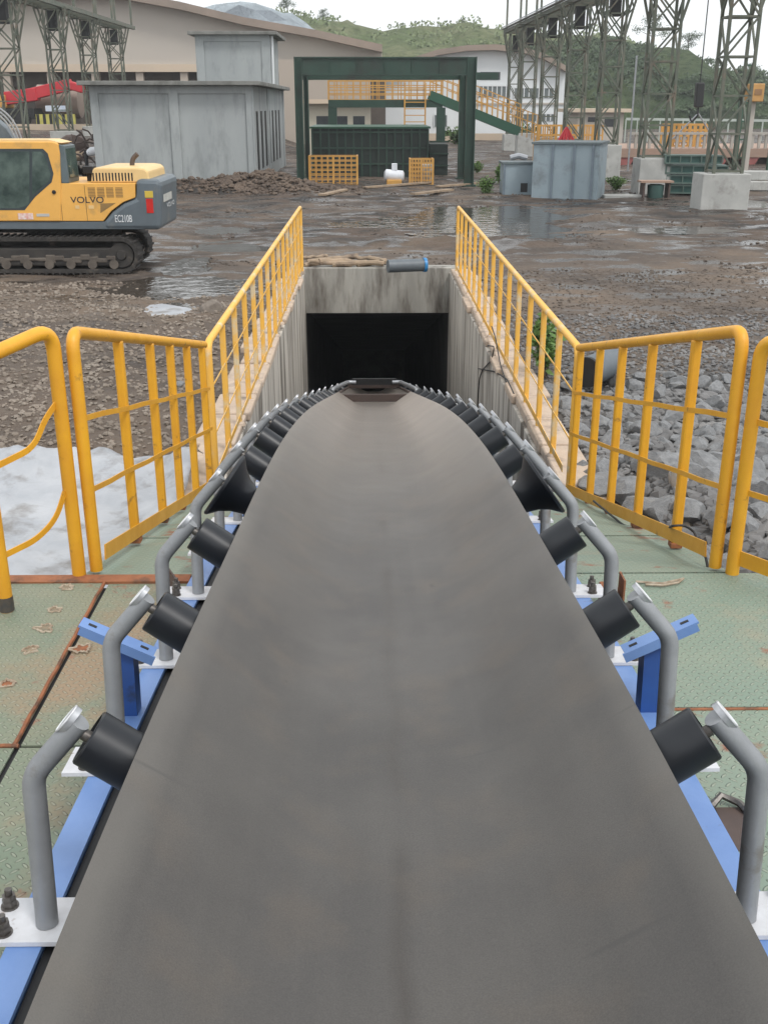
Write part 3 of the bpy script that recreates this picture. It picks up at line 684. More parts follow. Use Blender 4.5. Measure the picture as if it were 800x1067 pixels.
# ------------------------------------------------------------------ railings
def railing(name, label, A, B, hA, hB, posts, mids, toe, ptype='flat', m=yellow, endA=True, endB=True, bend=None, ext=None, pr=.030, tr_=.030):
    """A,B base points; posts: fractions. mids: list of (fA,fB) height fractions."""
    A = Vector(A); B = Vector(B); t = thing(name, label, 'railing', A)
    d = (B-A); dh = Vector((d.x,d.y,0)).normalized(); TA = A+Vector((0,0,hA)); TB = B+Vector((0,0,hB))
    path = []
    if endA: path += [A, TA]
    else: path += [TA]
    if ext: path = [Vector(ext)+Vector((0,0,0))]+[TA]
    path += [TB, B] if endB else [TB]
    MB().tube(fillet(path, .10, 7), tr_, 14).build('top_rail', m, t, smooth=True)
    for i, f in enumerate(posts):
        b = A.lerp(B, f); top = TA.lerp(TB, f)
        MB().bar(b-Vector((0,0,.0)), top-Vector((0,0,tr_*.6)), .050, .050, up=(dh.x,dh.y,0)).build('post', m, t, bevel=.012)
        ft = MB().box(-.032,.032,-.032,.032,-.004,.028, Matrix.Translation(b)) if m is yellow else MB().lathe([(-.01,.06),(.012,.052),(.03,.033)], Matrix.Translation(b), 9)
        ft.build('post_foot', rust if m is yellow else coping_m, t, bevel=.006 if m is yellow else 0)
    nrm = dh.cross(Vector((0,0,1)))
    for (fa, fb, w, off) in mids:
        a = A+Vector((0,0,hA*fa))+nrm*off; b = B+Vector((0,0,hB*fb))+nrm*off
        if w > .05: MB().bar(a.lerp(b,.02), b.lerp(a,.01), .006, w).build('toe_board', m, t)
        else:
            pts = [a.lerp(b, i/12)+Vector((0,0,.003*math.sin(i*1.9+fa*9))) for i in range(13)]
            mm = MB()
            for p_, q_ in zip(pts, pts[1:]): mm.bar(p_, q_, .006, w)
            mm.build('mid_rail', m, t)
    return t
# left ramp railing
lA = (-1.385,4.66,ZP+.01); lB = (-1.345,8.06,.075)
railing('guard_railing', 'yellow ramp railing left of the conveyor, between the bent panel and the wall railing', lA, lB, 1.15, 1.15, [.235,.45,.62,.79,.97], [(.66,.70,.026,.027),(.36,.42,.026,.027),(.07,.03,.075,.03)], 0, endB=False)
rA = (1.60,4.66,ZP+.01); rB = (1.50,7.80,.10)
railing('guard_railing', 'yellow ramp railing right of the conveyor above the grey rocks', rA, rB, 1.15, 1.15, [.19,.42,.62,.80,.985], [(.66,.70,.026,-.027),(.36,.42,.026,-.027),(.07,.03,.075,-.03)], 0, endB=False)
# near left panel: leaves the frame, rods torn loose
t = thing('guard_railing', 'nearest left yellow railing panel with bent loose rods at the frame edge', 'railing', (-1.6,4.2,ZP))
c0 = Vector((-1.455,4.61,ZP)); c1 = gz(8,637,ZP); dd = (c1-c0).normalized()
c2 = c1+dd*1.0
top = 1.19
MB().tube(fillet([c0,c0+Vector((0,0,top)),c1+Vector((0,0,1.12)),c2+Vector((0,0,1.02)),c2],.1,7),.032,14).build('top_rail', yellow, t, smooth=True)
MB().tube([c1, c1+Vector((0,0,1.11))], .031, 14).build('post', yellow, t, smooth=True)
MB().tube([c1+Vector((0,0,.006)), c1+Vector((0,0,.075))], .0325, 14).build('post_foot_band', mat('scorched_paint',(.05,.05,.05),(.09,.07,.05),30,.7), t, smooth=True)
def bent(pts): 
    pts = fillet(pts,.08,4); mm = MB()
    for a, b in zip(pts, pts[1:]): mm.bar(a, b, .006, .028)
    mm.build('bent_mid_rail', yellow, t)
def pc(f, h, o=0): return c1.lerp(c0, f)+Vector((0,0,h))
bent([pc(.02,.66), pc(.60,.69), pc(.78,.80), pc(.97,.86)])
bent([pc(.02,.26), pc(.5,.27), pc(.78,.33), pc(.93,.44)])
# near right panel leaving the frame
t = thing('guard_railing', 'nearest right yellow railing panel cut off by the frame edge', 'railing', (1.75,4.5,ZP))
k0 = Vector((1.665,4.60,ZP)); k1 = k0+Vector((.75,-1.0,0))
MB().tube(fillet([k0,k0+Vector((0,0,1.14)),k1+Vector((0,0,1.14)),k1],.1,7),.032,14).build('top_rail', yellow, t, smooth=True)
for h in (.42,.76):
    MB().bar(k0+Vector((.0,0,h)), k1+Vector((0,0,h)), .006, .028).build('mid_rail', yellow, t)
MB().bar(k0+Vector((.0,0,.09)), k1+Vector((0,0,.09)), .006, .075).build('toe_board', yellow, t)
# wall railings
np_ = 14
railing('guard_railing', 'long yellow railing standing on the left trench wall', (-1.335,8.20,.06), (-1.33,19.95,.06), 1.15, 1.15, [i/np_ for i in range(1,np_)], [(.70,.70,.014,.02),(.36,.36,.014,.02),(.08,.08,.05,.02)], 0, m=yellow_pale, ptype='flat')
railing('guard_railing', 'long yellow railing standing on the right trench wall', (1.53,7.98,.06), (1.545,19.95,.06), 1.15, 1.15, [i/np_ for i in range(1,np_)], [(.70,.70,.014,-.02),(.36,.36,.014,-.02),(.08,.08,.06,-.02)], 0, m=yellow_pale, ptype='flat')
# cable draped on right ramp railing
pts = [gz(618,522,.45), gz(650,548,.5), gz(690,553,.55), gz(700,548,.9), gz(712,547,.9), gz(722,553,.86), gz(735,580,.86), gz(738,597,.8)]
tag(MB().tube(fillet(pts,.05,3), .007, 6).build('cable', cable_m, smooth=True), 'thin black cable trailing at the foot of the right ramp railing', 'cable')

# ------------------------------------------------------------------ near yard items
# tarp
m = MB(); NX, NY = 60, 50; T0 = (-3.9,4.9); T1 = (-1.50,8.75)
for j in range(NY+1):
    for i in range(NX+1):
        u = i/NX; v = j/NY; x = T0[0]+(T1[0]-T0[0])*u; y = T0[1]+(T1[1]-T0[1])*v
        y += (.25*fr(x,1,.9,3) if v > .5 else 0)*(v-.5)*2
        fold = .05*abs(fr(x*1.0+y*.6,y*.25,1.6,4,7)) + .035*abs(fr(x,y,3.2,3,1))
        edge = .10*math.exp(-((v-.93)/.05)**2)*(1+.8*fr(x,0,1.1,2)) + .16*math.exp(-((u-.97)/.06)**2)*math.exp(-((v-.8)/.2)**2)
        m.v.append((x, y, gh(x,y)+.06+fold*1.5+edge))
for j in range(NY):
    for i in range(NX):
        a = j*(NX+1)+i; m.f.append((a,a+1,a+2+NX,a+1+NX))
tp = m.build('tarpaulin', tarp_m, smooth=True, ang=180); tag(tp, 'crumpled white plastic sheet lying on the mud behind the left railing', 'tarpaulin')
sd = tp.modifiers.new('th','SOLIDIFY'); sd.thickness = .006
# white sheet in place of a bright foamy puddle + stone block
def slab(name, pts_px, z0, z1, m_, label, cat):
    P_ = [gz(*p) for p in pts_px]; zz = gh(sum(p.x for p in P_)/len(P_), sum(p.y for p in P_)/len(P_))
    mm = MB().prism([(p.x,p.y) for p in P_], zz+z0, zz+z1, 'xy'); return tag(mm.build(name, m_, bevel=.02), label, cat)
slab('puddle_sheet', [(146,331),(150,319),(170,317),(195,321),(212,326),(205,332),(175,333)], -.02, .05, tarp_m, 'small white sheet standing for a pale foamy puddle left of the railing', 'sheet')
bl = bpy.data.objects.new('stone_block', rocks[4].copy()); bl.data.materials[0] = mat('brown_block',(.20,.17,.145),(.15,.13,.11),4,.9,bump=.3); COL.objects.link(bl)
q = gz(220,328); bl.location = (q.x,q.y,.07); bl.scale = (.19,.19,.17); tag(bl, 'brownish stone block beside the small white sheet', 'rock')
# loose stones left of railing
for px, py, s_ in ((214,372,.10),(188,405,.07),(203,356,.06)):
    q = gz(px,py); o = bpy.data.objects.new('stone', rocks[2]); COL.objects.link(o); o.location = (q.x,q.y,.04); o.scale = (s_,s_*.8,s_*.7)
    tag(o, {214:'dark stone on the mud just left of the wall railing, largest of three',188:'small stone low between the left ramp railing posts',203:'smallest stone nearest the stone block'}[px], 'rock')
# drum / pipe lying on the rocks behind right railing
ca = gz(611,388,.28); cb = ca+Vector((.62,.75,.02)); ax_ = (cb-ca).normalized()
t = thing('pipe_section', 'short wide grey-black pipe lying on the rocks behind the right railing', 'pipe', ca)
mm = MB(); x_ = Vector((0,0,1)); x_ = (x_-ax_*x_.dot(ax_)).normalized(); y_ = ax_.cross(x_)
Mp = Matrix(((x_.x,y_.x,ax_.x,ca.x),(x_.y,y_.y,ax_.y,ca.y),(x_.z,y_.z,ax_.z,ca.z),(0,0,0,1)))
mm.lathe([(0,.11),(0,.15),(.02,.16),(.60,.16),(.62,.15),(.62,.11),(.03,.11)], Mp, 32).build('pipe_body', pipe_m, t, smooth=True)
mm = MB().lathe([(-.012,.115),(-.012,.165),(.03,.165),(.03,.115)], Mp, 32).build('end_collar', black, t, smooth=True)
MB().lathe([(.035,.05),(.035,.109),(.06,.109),(.06,.05)], Mp, 24).build('inner_hub', black, t, smooth=True)
# grey pipe with blue end on headwall
a = gz(404,277.5,.20); b = gz(441,276,.20); ln = (b-a)
t = thing('pipe_section', 'grey pipe with bright blue end cap lying on top of the tunnel headwall', 'pipe', a)
MB().tube([a,b],.115,20).build('pipe_body', pipe_m, t, smooth=True)
MB().tube([b-ln.normalized()*.005,b+ln.normalized()*.05],.13,20).build('blue_end_cap', mat('bright_blue',(.03,.22,.50),None,5,.4), t, smooth=True)
MB().tube([b+ln.normalized()*.0505,b+ln.normalized()*.056],.07,20).build('end_bore', black, t, smooth=True)
# logs
rr = random.Random(3)
for i,(x0,y0,x1,y1,r) in enumerate(((316,279,352,270,.055),(320,273,372,267,.05),(330,281,382,273,.06),(345,283,400,276,.05),(352,268,396,270,.05),(314,270,340,266,.04),(372,281,402,272,.055),(385,268,402,279,.045),(318,284,366,280,.04))):
    a = gz(x0,y0,.10+.03*(i%3)); b = gz(x1,y1,.10+.03*((i+1)%3)); a.y=max(a.y,20.5); b.y=max(b.y,20.5)
    n=7; pts=[a.lerp(b,k/n)+Vector((0,0,.02*rr.uniform(-1,1))) for k in range(n+1)]
    o = MB().tube(pts, r, 8, rs=[r*rr.uniform(.7,1.1) for _ in pts]).build('log', wood, smooth=True)
    tag(o, 'rough brown log in the loose pile behind the tunnel headwall', 'log', 'logs piled behind the tunnel headwall')

# ------------------------------------------------------------------ plants
def plant(name, c, w, h, n, m_, label, cat, seed, size=.06, group=None):
    rr = random.Random(seed); t = thing(name, label, cat, c, group); mm = MB(); st = MB()
    for s_ in range(max(5,n//60)):
        a = rr.uniform(0,6.28); tip = Vector((c[0]+w*.8*rr.random()*math.cos(a), c[1]+w*.8*rr.random()*math.sin(a), c[2]+h*rr.uniform(.6,1)))
        base = Vector(c)+Vector((rr.uniform(-.1,.1)*w,rr.uniform(-.1,.1)*w,-.03)); mid = base.lerp(tip,.5)+Vector((0,0,h*.12))
        st.tube([base,mid,tip], size*.09, 5)
        for _ in range(n//max(5,n//60)):
            k = rr.uniform(.2,1); p_ = base.lerp(mid, k*2) if k < .5 else mid.lerp(tip, k*2-1)
            p_ = p_+Vector((rr.gauss(0,1),rr.gauss(0,1),rr.gauss(0,.7)))*w*.12
            d = Vector((rr.gauss(0,1),rr.gauss(0,1),rr.gauss(.3,.6))).normalized(); e = d.orthogonal().normalized(); e = Matrix.Rotation(rr.uniform(0,6.28),3,d)@e
            s2 = size*rr.uniform(.6,1.3)
            mm.add([p_, p_+d*s2*.5+e*s2*.25, p_+d*s2, p_+d*s2*.5-e*s2*.25], [(0,1,2,3)])
    mm.build('foliage', m_, t); st.build('stem', trunk_m, t); return t
q = gz(578,345,0); 
plant('weed', (1.95,11.9,.0), .28, .75, 500, weedm, 'green weed growing behind the right wall railing', 'plant', 1, .10)
for i,(px,py,w,h,lb) in enumerate(((507,203,.45,.55,'leafy weed clump left of the small grey box'),(641,198,.5,.45,'low weeds between the big grey box and the concrete pedestal'),(520,190,.3,.7,'tall thin weed behind the small grey box'),(497,180,.4,.5,'weeds at the foot of the green frame column'))):
    q = gz(px,py,.0); plant('weed', (q.x,q.y,0), w, h, 1100, weedm, lb, 'plant', 20+i, .09)

# ------------------------------------------------------------------ excavator
EY = 20.1; ED = 1.9
def e2(px, py, Y=EY): v = gy(px, py, Y); return (v.x, v.z)
ex = thing('excavator', 'yellow and grey tracked excavator standing on the mud at the left edge', 'excavator', (*[gy(57,285,EY+1).x, EY+1], 0))
def EX(px): return e2(px,210)[0]
def EZ(py): return e2(100,py)[1]
def epr(name, pxs, y0, y1, m_, parent=None, bevel=.0, smooth=False):
    o = MB().prism([e2(*p) for p in pxs], y0, y1).build(name, m_, ex, bevel=bevel)
    if parent: 
        mw = o.matrix_parent_inverse.copy(); o.parent = parent; o.matrix_parent_inverse = Matrix()
    return o
house = epr('body_panel', [(-60,191),(62,191),(141,191),(141,206),(128,211),(116,220),(108,230.5),(-60,230.5)], EY, EY+ED, exy, bevel=.012)
skirt = epr('lower_frame', [(-60,231),(107.5,231),(150,231),(150,239),(-60,239)], EY+.01, EY+ED-.01, exg, bevel=.01)
# counterweight with rounded rear
cwp = [(-.0)]
c0_ = e2(108.5,230.5); 
side = [e2(*p) for p in ((141.5,191),(141.5,206.5),(129,211.5),(117,220.5),(108.8,230.4),(108,239.5),(168,239.5),(168,189.5),(163,187),(142,186.5))]
MB().prism(side, EY-.012, EY+ED-.15).build('counterweight', exg, ex, bevel=.13)
# cover with louvres
hood = epr('engine_hood', [(93,191),(94.5,177.5),(97,175),(142,175),(149,176),(153,179),(154.5,187),(154.5,191)], EY+.12, EY+1.75, exhood, bevel=.035)
lv = MB()
for i in range(13):
    x = 97.5+i*3.35; lv.box(EX(x),EX(x+1.5),EY+.117,EY+.16,EZ(189),EZ(180.5))
lo = lv.build('louvre', black, None); lo.parent = hood
lv = MB()
for gx0, gx1 in ((93,100.5),(102.5,110),(112,119.5),(121.5,129)):
    for r in range(7):
        lv.box(EX(gx0),EX(gx1),EY-.004,EY+.01,EZ(205.5-r*1.55),EZ(204.7-r*1.55))
lo = lv.build('side_grille', mat('grille_brown',(.25,.15,.05),None,5,.6), None); lo.parent = house
tri = MB().prism([e2(105,212),(e2(121,211.5)),(e2(105,222))], EY-.004, EY+.01).build('side_grille', mat('grille_brown',(.25,.15,.05)), None); tri.parent = house
sm_ = MB()
for x in (63.5,89.5): 
    sm_.box(EX(x),EX(x+.35),EY-.002,EY+.01,EZ(230),EZ(193))
lo = sm_.build('panel_gap', black, None); lo.parent = house
for (x0,y0,x1,y1,mm_) in ((79,214,83,217.5,exhood),(93,214,98,217.5,exhood)):
    a = e2(x0,y1); b = e2(x1,y0); lo = MB().box(a[0],b[0],EY-.006,EY+.01,a[1],b[1]).build('latch', mm_, None); lo.parent = house
# lettering
def text(body, px, py, hpx, Y, m_, parent, bold=True, wpx=None, face=None):
    cu = bpy.data.curves.new('lettering', 'FONT'); cu.body = body; cu.size = 1; cu.extrude = .0; 
    if bold: cu.offset = .006
    o = bpy.data.objects.new('lettering', cu); COL.objects.link(o); bpy.context.view_layer.update()
    me = bpy.data.meshes.new_from_object(o.evaluated_get(bpy.context.evaluated_depsgraph_get())); bpy.data.objects.remove(o)
    xs_ = [v.co.x for v in me.vertices]; ys_ = [v.co.y for v in me.vertices]; w = max(xs_)-min(xs_); h = max(ys_)-min(ys_)
    a = e2(px, py, Y); b = e2(px+(wpx or 10), py-hpx, Y)
    sx = (b[0]-a[0])/w if wpx else (b[1]-a[1])/h; sz = (b[1]-a[1])/h
    x0, y0 = min(xs_), min(ys_)
    for v in me.vertices:
        x, y = (v.co.x-x0)*sx, (v.co.y-y0)*sz
        v.co = (a[0]+x, Y, a[1]+y) if not face else face(x, y, a)
    me.materials.append(m_); o = bpy.data.objects.new('lettering', me); COL.objects.link(o); o.parent = parent; return o
text('VOLVO', 74, 211.5, 6.6, EY-.006, text_m, house, wpx=34)
text('EC210B', 120.5, 231.5, 7.5, EY-.022, textw_m, house, wpx=17)
# rear lamp, sticker
for (x0,y0,x1,y1,m_,nm) in ((153.5,207,159.5,222,redlamp,'tail_lamp'),(151.5,199,159.5,206,mat('amber_sticker',(.62,.45,.06)),'sticker')):
    a = e2(x0,y1); b = e2(x1,y0); lo = MB().box(a[0],b[0],EY-.02,EY+.02,a[1],b[1]).build(nm, m_, ex, bevel=.004)
rx_ = e2(168,210)[0]
lo = MB().box(rx_-.01,rx_+.008,EY+.25,EY+1.1,e2(0,212)[1],e2(0,198)[1]).build('rear_sign', mat('dull_white',(.5,.5,.46),(.4,.4,.38),5,.5), ex)
def rear(x, y, a): return (rx_+.012, EY+.5+x, e2(0,219)[1]+y)
text('VOLVO', 0, 219, 5, EY, textw_m, house, wpx=45, face=rear)
# cab
cab = epr('cab', [(-62,230.5),(-62,152),(-56,147.5),(55,147.5),(61,149.5),(63,160),(64,190),(64,230.5)], EY-.02, EY+.78, exy, bevel=.02)
cr_ = epr('cab_rear', [(61.5,150.5),(67,152),(72,187),(72,191),(64.3,191)], EY, EY+.74, mat('cab_rear_frame',(.10,.13,.14),None,3,.5), bevel=.01)
g1 = MB().prism([e2(*p, EY-.03) for p in ((-40,158),(31,158),(31,213),(20,217),(-40,217))], EY-.028, EY-.022).build('cab_window', exglass, None); g1.parent = cab
g2 = MB().prism([e2(*p, EY-.03) for p in ((34,158),(43,158),(47,162),(53,182),(51,189),(34,203))], EY-.028, EY-.022).build('cab_window', exglass, None); g2.parent = cab
fr_ = MB().prism([e2(*p, EY-.03) for p in ((-44,155),(45,155),(50,160),(56,181),(54,190),(37,205),(26,219),(-44,219))], EY-.0245, EY-.018).build('door_frame', mat('door_dark',(.035,.05,.055),None,3,.4), None); fr_.parent = cab
g3p = [Vector((e2(67.6,155)[0],EY+.06,e2(67.6,155)[1])),Vector((e2(67.6,155)[0],EY+.68,e2(67.6,155)[1])),Vector((e2(72,185)[0],EY+.68,e2(72,185)[1])),Vector((e2(72,185)[0],EY+.06,e2(72,185)[1]))]
g3 = MB().add([v+Vector((.01,0,0)) for v in g3p]+[v+Vector((-.003,0,0)) for v in g3p],[(0,1,2,3),(4,5,6,7),(0,1,5,4),(1,2,6,5),(2,3,7,6),(3,0,4,7)]).build('rear_window', exglass, None); g3.parent = cab
rf_ = epr('cab_roof', [(-60,148),(-56,145.5),(50,145.5),(64,149)], EY+.02, EY+.76, exhood)
kn = MB().lathe([(0,.035),(.02,.035),(.025,.02)], Matrix.Translation((e2(57,200)[0],EY-.02,e2(57,200)[1]))@Matrix.Rotation(R_(90),4,'X'),16).build('door_knob', black, None, smooth=True); kn.parent = cab
st = MB(); a = e2(20,228.5); b = e2(35,222); st.box(a[0],b[0],EY-.027,EY-.018,a[1],b[1]); st = st.build('warning_sticker', mat('sticker_red_white',(.6,.25,.2),(.7,.66,.62),14,.5), None); st.parent = cab
st = MB(); a = e2(39,225.5); b = e2(52,222.5); st.box(a[0],b[0],EY-.027,EY-.018,a[1],b[1]); st = st.build('name_strip', mat('dull_white',(.5,.5,.46)), None); st.parent = cab
# exhaust, camera box
ep = [Vector((e2(127,176)[0],EY+.9,e2(127,176)[1])),Vector((e2(127.5,169)[0],EY+.9,e2(127.5,168)[1])),Vector((e2(133,163)[0],EY+.9,e2(133,162.5)[1]))]
MB().tube(fillet(ep,.08,5),.045,12).build('exhaust_pipe', mat('exhaust_brown',(.10,.07,.055),None,8,.7), ex, smooth=True)
a = e2(79,183); b = e2(90,175); mm = MB().box(a[0],b[0],EY+.5,EY+.72,a[1],b[1]); a2 = e2(83,191); b2 = e2(87,183); mm.box(a2[0],b2[0],EY+.57,EY+.65,a2[1],b2[1]-.002); mm.build('air_filter', black, ex, bevel=.01)
# boom (dark) rising to the left
bo = [e2(*p, EY+1.1) for p in ((16,191),(26,170),(20,150),(8,133),(-12,117),(-60,95),(-70,112),(-30,132),(-12,150),(-8,191))]
boom = MB().prism(bo, EY+.95, EY+1.3).build('boom', exg, ex, bevel=.02)
for k in range(3):
    pts = [Vector((e2(x+k*2.2,y-k*2,EY+.9)[0], EY+.90+k*.02, e2(x+k*2.2,y-k*2,EY+.9)[1])) for x,y in ((-40,100),(-12,112),(5,124),(15,140),(20,158))]
    h_ = MB().tube(fillet(pts,.3,5),.018,8).build('hydraulic_hose', galv, None, smooth=True); h_.parent = boom
# undercarriage
def track(y0, y1, dx):
    zb, zt = 0.02, e2(0,247)[1]; r = (zt-zb)/2; xl = e2(-40,285)[0]+dx; xr_ = e2(147,285)[0]+dx; cxl, cxr, cz = xl+r, xr_-r, (zb+zt)/2
    n = 12; path = [(cxr+r*math.sin(t), cz+r*math.cos(t)) for t in [math.pi*k/n for k in range(n+1)]]+[(cxl-r*math.sin(t), cz-r*math.cos(t)) for t in [math.pi*k/n for k in range(n+1)]]
    inner = [(cxr+(r-.07)*math.sin(t), cz+(r-.07)*math.cos(t)) for t in [math.pi*k/n for k in range(n+1)]]+[(cxl-(r-.07)*math.sin(t), cz-(r-.07)*math.cos(t)) for t in [math.pi*k/n for k in range(n+1)]]
    m = MB(); N_ = len(path)
    vs = [(x,y0,z) for x,z in path]+[(x,y1,z) for x,z in path]+[(x,y0,z) for x,z in inner]+[(x,y1,z) for x,z in inner]; fs = []
    for i in range(N_):
        j = (i+1) % N_; fs += [(i,j,N_+j,N_+i),(2*N_+i,3*N_+i,3*N_+j,2*N_+j),(i,2*N_+i,2*N_+j,j),(N_+i,N_+j,3*N_+j,3*N_+i)]
    m.add(vs, fs)
    # grousers
    tot = 0; seg = []
    for i in range(N_):
        a = Vector((path[i][0],0,path[i][1])); b = Vector((path[(i+1)%N_][0],0,path[(i+1)%N_][1])); seg.append((a,b,(b-a).length)); tot += (b-a).length
    cnt_ = 58; 
    for k in range(cnt_):
        d = tot*k/cnt_
        for a,b,l in seg:
            if d <= l and l > 0:
                p_ = a.lerp(b, d/l); tn = (b-a).normalized(); nn = Vector((-tn.z,0,tn.x)); 
                c_ = Vector((cxl if p_.x<cxl else (cxr if p_.x>cxr else p_.x),0,cz)); nn = (p_-c_).normalized()
                m.bar(p_+Vector((0,y0,0))-Vector((0,.015,0)), p_+Vector((0,y1,0))+Vector((0,.015,0)), .035, .03+.02, up=tuple(nn)); break
            d -= l
    tk = m.build('track', exdark, ex)
    zt2 = zt-.075
    fm = MB().box(cxl, cxr-.05, y0+.06, y1-.06, zb+.12, zt2-.12).build('track_frame', exdark, None, bevel=.03); fm.parent = tk
    md = MB()
    for k in range(16): 
        x = cxl+.1+(cxr-cxl-.3)*k/15; md.box(x-.09,x+.09,y0+.035,y0+.1,zb+.20+.03*math.sin(k*2.2),zb+.30+.035*math.sin(k*1.7))
    md = md.build('mud_crust', mudcake, None, bevel=.02); md.parent = tk
    for k in range(7):
        x = cxl+.15+(cxr-cxl-.3)*k/6
        w_ = MB().lathe([(0,.05),(0,.085),(.05,.085),(.05,.03)], Matrix.Translation((x,y0+.075,zb+.155))@Matrix.Rotation(R_(90),4,'X'),16).build('track_roller', mudcake, None, smooth=True); w_.parent = tk
    for x in (cxl,cxr):
        w_ = MB().lathe([(0,.08),(0,r-.10),(.10,r-.10),(.10,.10),(.14,.08),(.14,.03)], Matrix.Translation((x,y0+.15,cz))@Matrix.Rotation(R_(90),4,'X'),24).build('sprocket', exdark, None, smooth=True); w_.parent = tk
track(EY-.08, EY+.40, 0); track(EY+1.35, EY+1.83, -.1)
a = e2(20,247); b = e2(110,239.5); MB().box(a[0],b[0],EY+.5,EY+1.6,.25,b[1]-.003).build('slew_ring', exdark, ex)

# ------------------------------------------------------------------ grey building
GY = 42.0
def px2(px, py, Y): v = gy(px, py, Y); return v.x, v.z
gb = thing('grey_building', 'unfinished grey cement-rendered building with flat roof and slit windows', 'building', (-7.6,GY,0))
x0 = px2(98,140,GY)[0]; x1 = px2(264,140,GY)[0]; zt = px2(180,89,GY)[1]; dep = 15
MB().box(x0,x1,GY,GY+dep,-.3,zt).build('wall', plaster, gb, bevel=.02)
m = MB()
pil = [(98,106),(179,188),(258,264)]
for a,b in pil: m.box(px2(a,140,GY)[0]-.01,px2(b,140,GY)[0]+.01,GY-.07,GY+.01,-.3,zt-.003)
m.box(x0,x1,GY-.065,GY+.01,zt-.28,zt-.004)
m.build('pilaster', plaster, gb, bevel=.01)
for ya_, yb2 in ((-.07,.4),(6,6.5),(dep-.5,dep)): MB().box(x1-.01,x1+.055,GY+ya_,GY+yb2,-.3,zt-.005).build('pilaster', plaster, gb)
for k in range(7):
    y = GY+1.3+k*1.75
    m = MB().box(x1-.05,x1+.02,y,y+.62,.55,zt-.9-.0); w_ = m.build('window', black, gb)
MB().box(x0-.35,x1+.35,GY-.45,GY+dep+.3,zt,zt+.15).build('roof_slab', slab_m, gb, bevel=.02)
UY = GY+8.2; u0 = px2(205,60,UY)[0]; u1 = x1+.02; uz = px2(240,36.5,UY)[1]
MB().box(u0,u1,UY,UY+4.5,zt+.152,uz).build('upper_wall', plaster, gb, bevel=.02)
m = MB(); m.box(u0-.02,u0+.35,UY-.06,UY+.01,zt+.153,uz-.004); m.box(u1-.35,u1+.02,UY-.06,UY+.01,zt+.153,uz-.004); m.box(u0,u1,UY-.05,UY+.01,uz-.25,uz-.005); m.build('pilaster', plaster, gb)
MB().box(u0-.3,u1+.35,UY-.35,UY+4.8,uz,uz+.14).build('upper_roof_slab', slab_m, gb, bevel=.02)
MB().tube([(u1+.10,UY+.1,zt+.2),(u1+.10,UY+.1,uz-.02)],.06,10).build('downpipe', whitewall, gb, smooth=True)

# ------------------------------------------------------------------ green portal frame
FY, BY = 42.6, 46.8
gf = thing('portal_frame', 'tall dark green steel portal frame over the sunken tank', 'steel frame', (2,FY,0))
def hcol(pxa, pxb, Y, pytop, pybot=None, nm='column'):
    a = px2(pxa,130,Y)[0]; b = px2(pxb,130,Y)[0]; z1 = px2(400,pytop,Y)[1]
    m = MB(); w = b-a; m.box(a,a+.04,Y,Y+.35,-.2,z1).box(b-.04,b,Y,Y+.35,-.2,z1).box(a+.04,b-.04,Y+.15,Y+.19,-.2,z1)
    m.box(a-.08,b+.08,Y-.08,Y+.43,-.1,.06)
    return m.build(nm, greensteel, gf), a, b, z1
_, ca1, ca2, cz1 = hcol(308,316,FY,59)
_, cb1, cb2, cz2 = hcol(485,495,FY,59)
hcol(317,322,BY,75); hcol(478,486,BY,75)
zb1 = px2(400,77,FY)[1]
m = MB(); m.box(ca2+.003,cb1-.003,FY+.05,FY+.10,zb1,cz1-.06).box(ca2+.003,cb1-.003,FY-.02,FY+.3,cz1-.06,cz1-.005).box(ca2+.003,cb1-.003,FY-.02,FY+.3,zb1-.05,zb1-.001)
for i in range(1,6):
    x = ca2+(cb1-ca2)*i/6; m.box(x-.015,x+.015,FY+.0,FY+.049,zb1+.002,cz1-.063)
m.build('beam', greensteel, gf)
xa = px2(308,78,BY)[0]; xb = px2(520,78,BY)[0]; z_a = px2(400,83,BY)[1]; z_b = px2(400,75,BY)[1]
MB().box(xa,xb,BY+.36,BY+.6,z_a,z_b).build('beam', greensteel, gf)
for x in (ca1+.1, cb1+.1): MB().box(x,x+.12,FY+.352,BY-.002,cz1-.5,cz1-.25).build('side_beam', greensteel, gf)
# tank
TY = 48.5
tk = thing('sunken_tank', 'large dark green ribbed steel tank behind the yellow cage', 'tank', (0,TY,0))
a, zt_ = px2(325,134,TY); b = px2(446,134,TY)[0]; m = MB(); m.box(a,b,TY,TY+5,-.3,zt_); m.build('tank_body', tankgreen, tk)
m = MB()
for i in range(15): x = a+(b-a)*i/14; m.box(x-.035,x+.035,TY-.07,TY-.001,-.3,zt_-.01)
for z in (.5,1.15,1.8): m.box(a,b,TY-.05,TY+.0-.0015,z,z+.07)
m.build('tank_rib', greensteel, tk); MB().box(a-.1,b+.1,TY-.12,TY+5.1,zt_,zt_+.08).build('tank_rim', greenlite, tk)
a2 = px2(447,150,TY+1)[0]; b2 = px2(466,150,TY+1)[0]; z2 = px2(455,150,TY+1)[1]
MB().box(a2,b2,TY+.6,TY+4,-.3,z2).build('side_tank', tankgreen, tk)
m = MB()
for z in (.4,.9,1.4): m.box(a2,b2+.03,TY+.55,TY+.599,z,z+.06)
m.build('tank_rib', greensteel, tk)
# tank-top junk: rails frame above
def grid_panel(name, parent, x0,x1,y,z0,z1,nv,nh,m_,t=.035, rail=None):
    m = MB()
    for i in range(nv+1): x = x0+(x1-x0)*i/nv; m.box(x-t/2,x+t/2,y-t/2,y+t/2,z0,z1)
    for j in range(nh+1): z = z0+(z1-z0)*j/nh; m.box(x0,x1,y-t/2-.003,y+t/2+.003,z-t/2,z+t/2)
    return m.build(name, m_, parent)
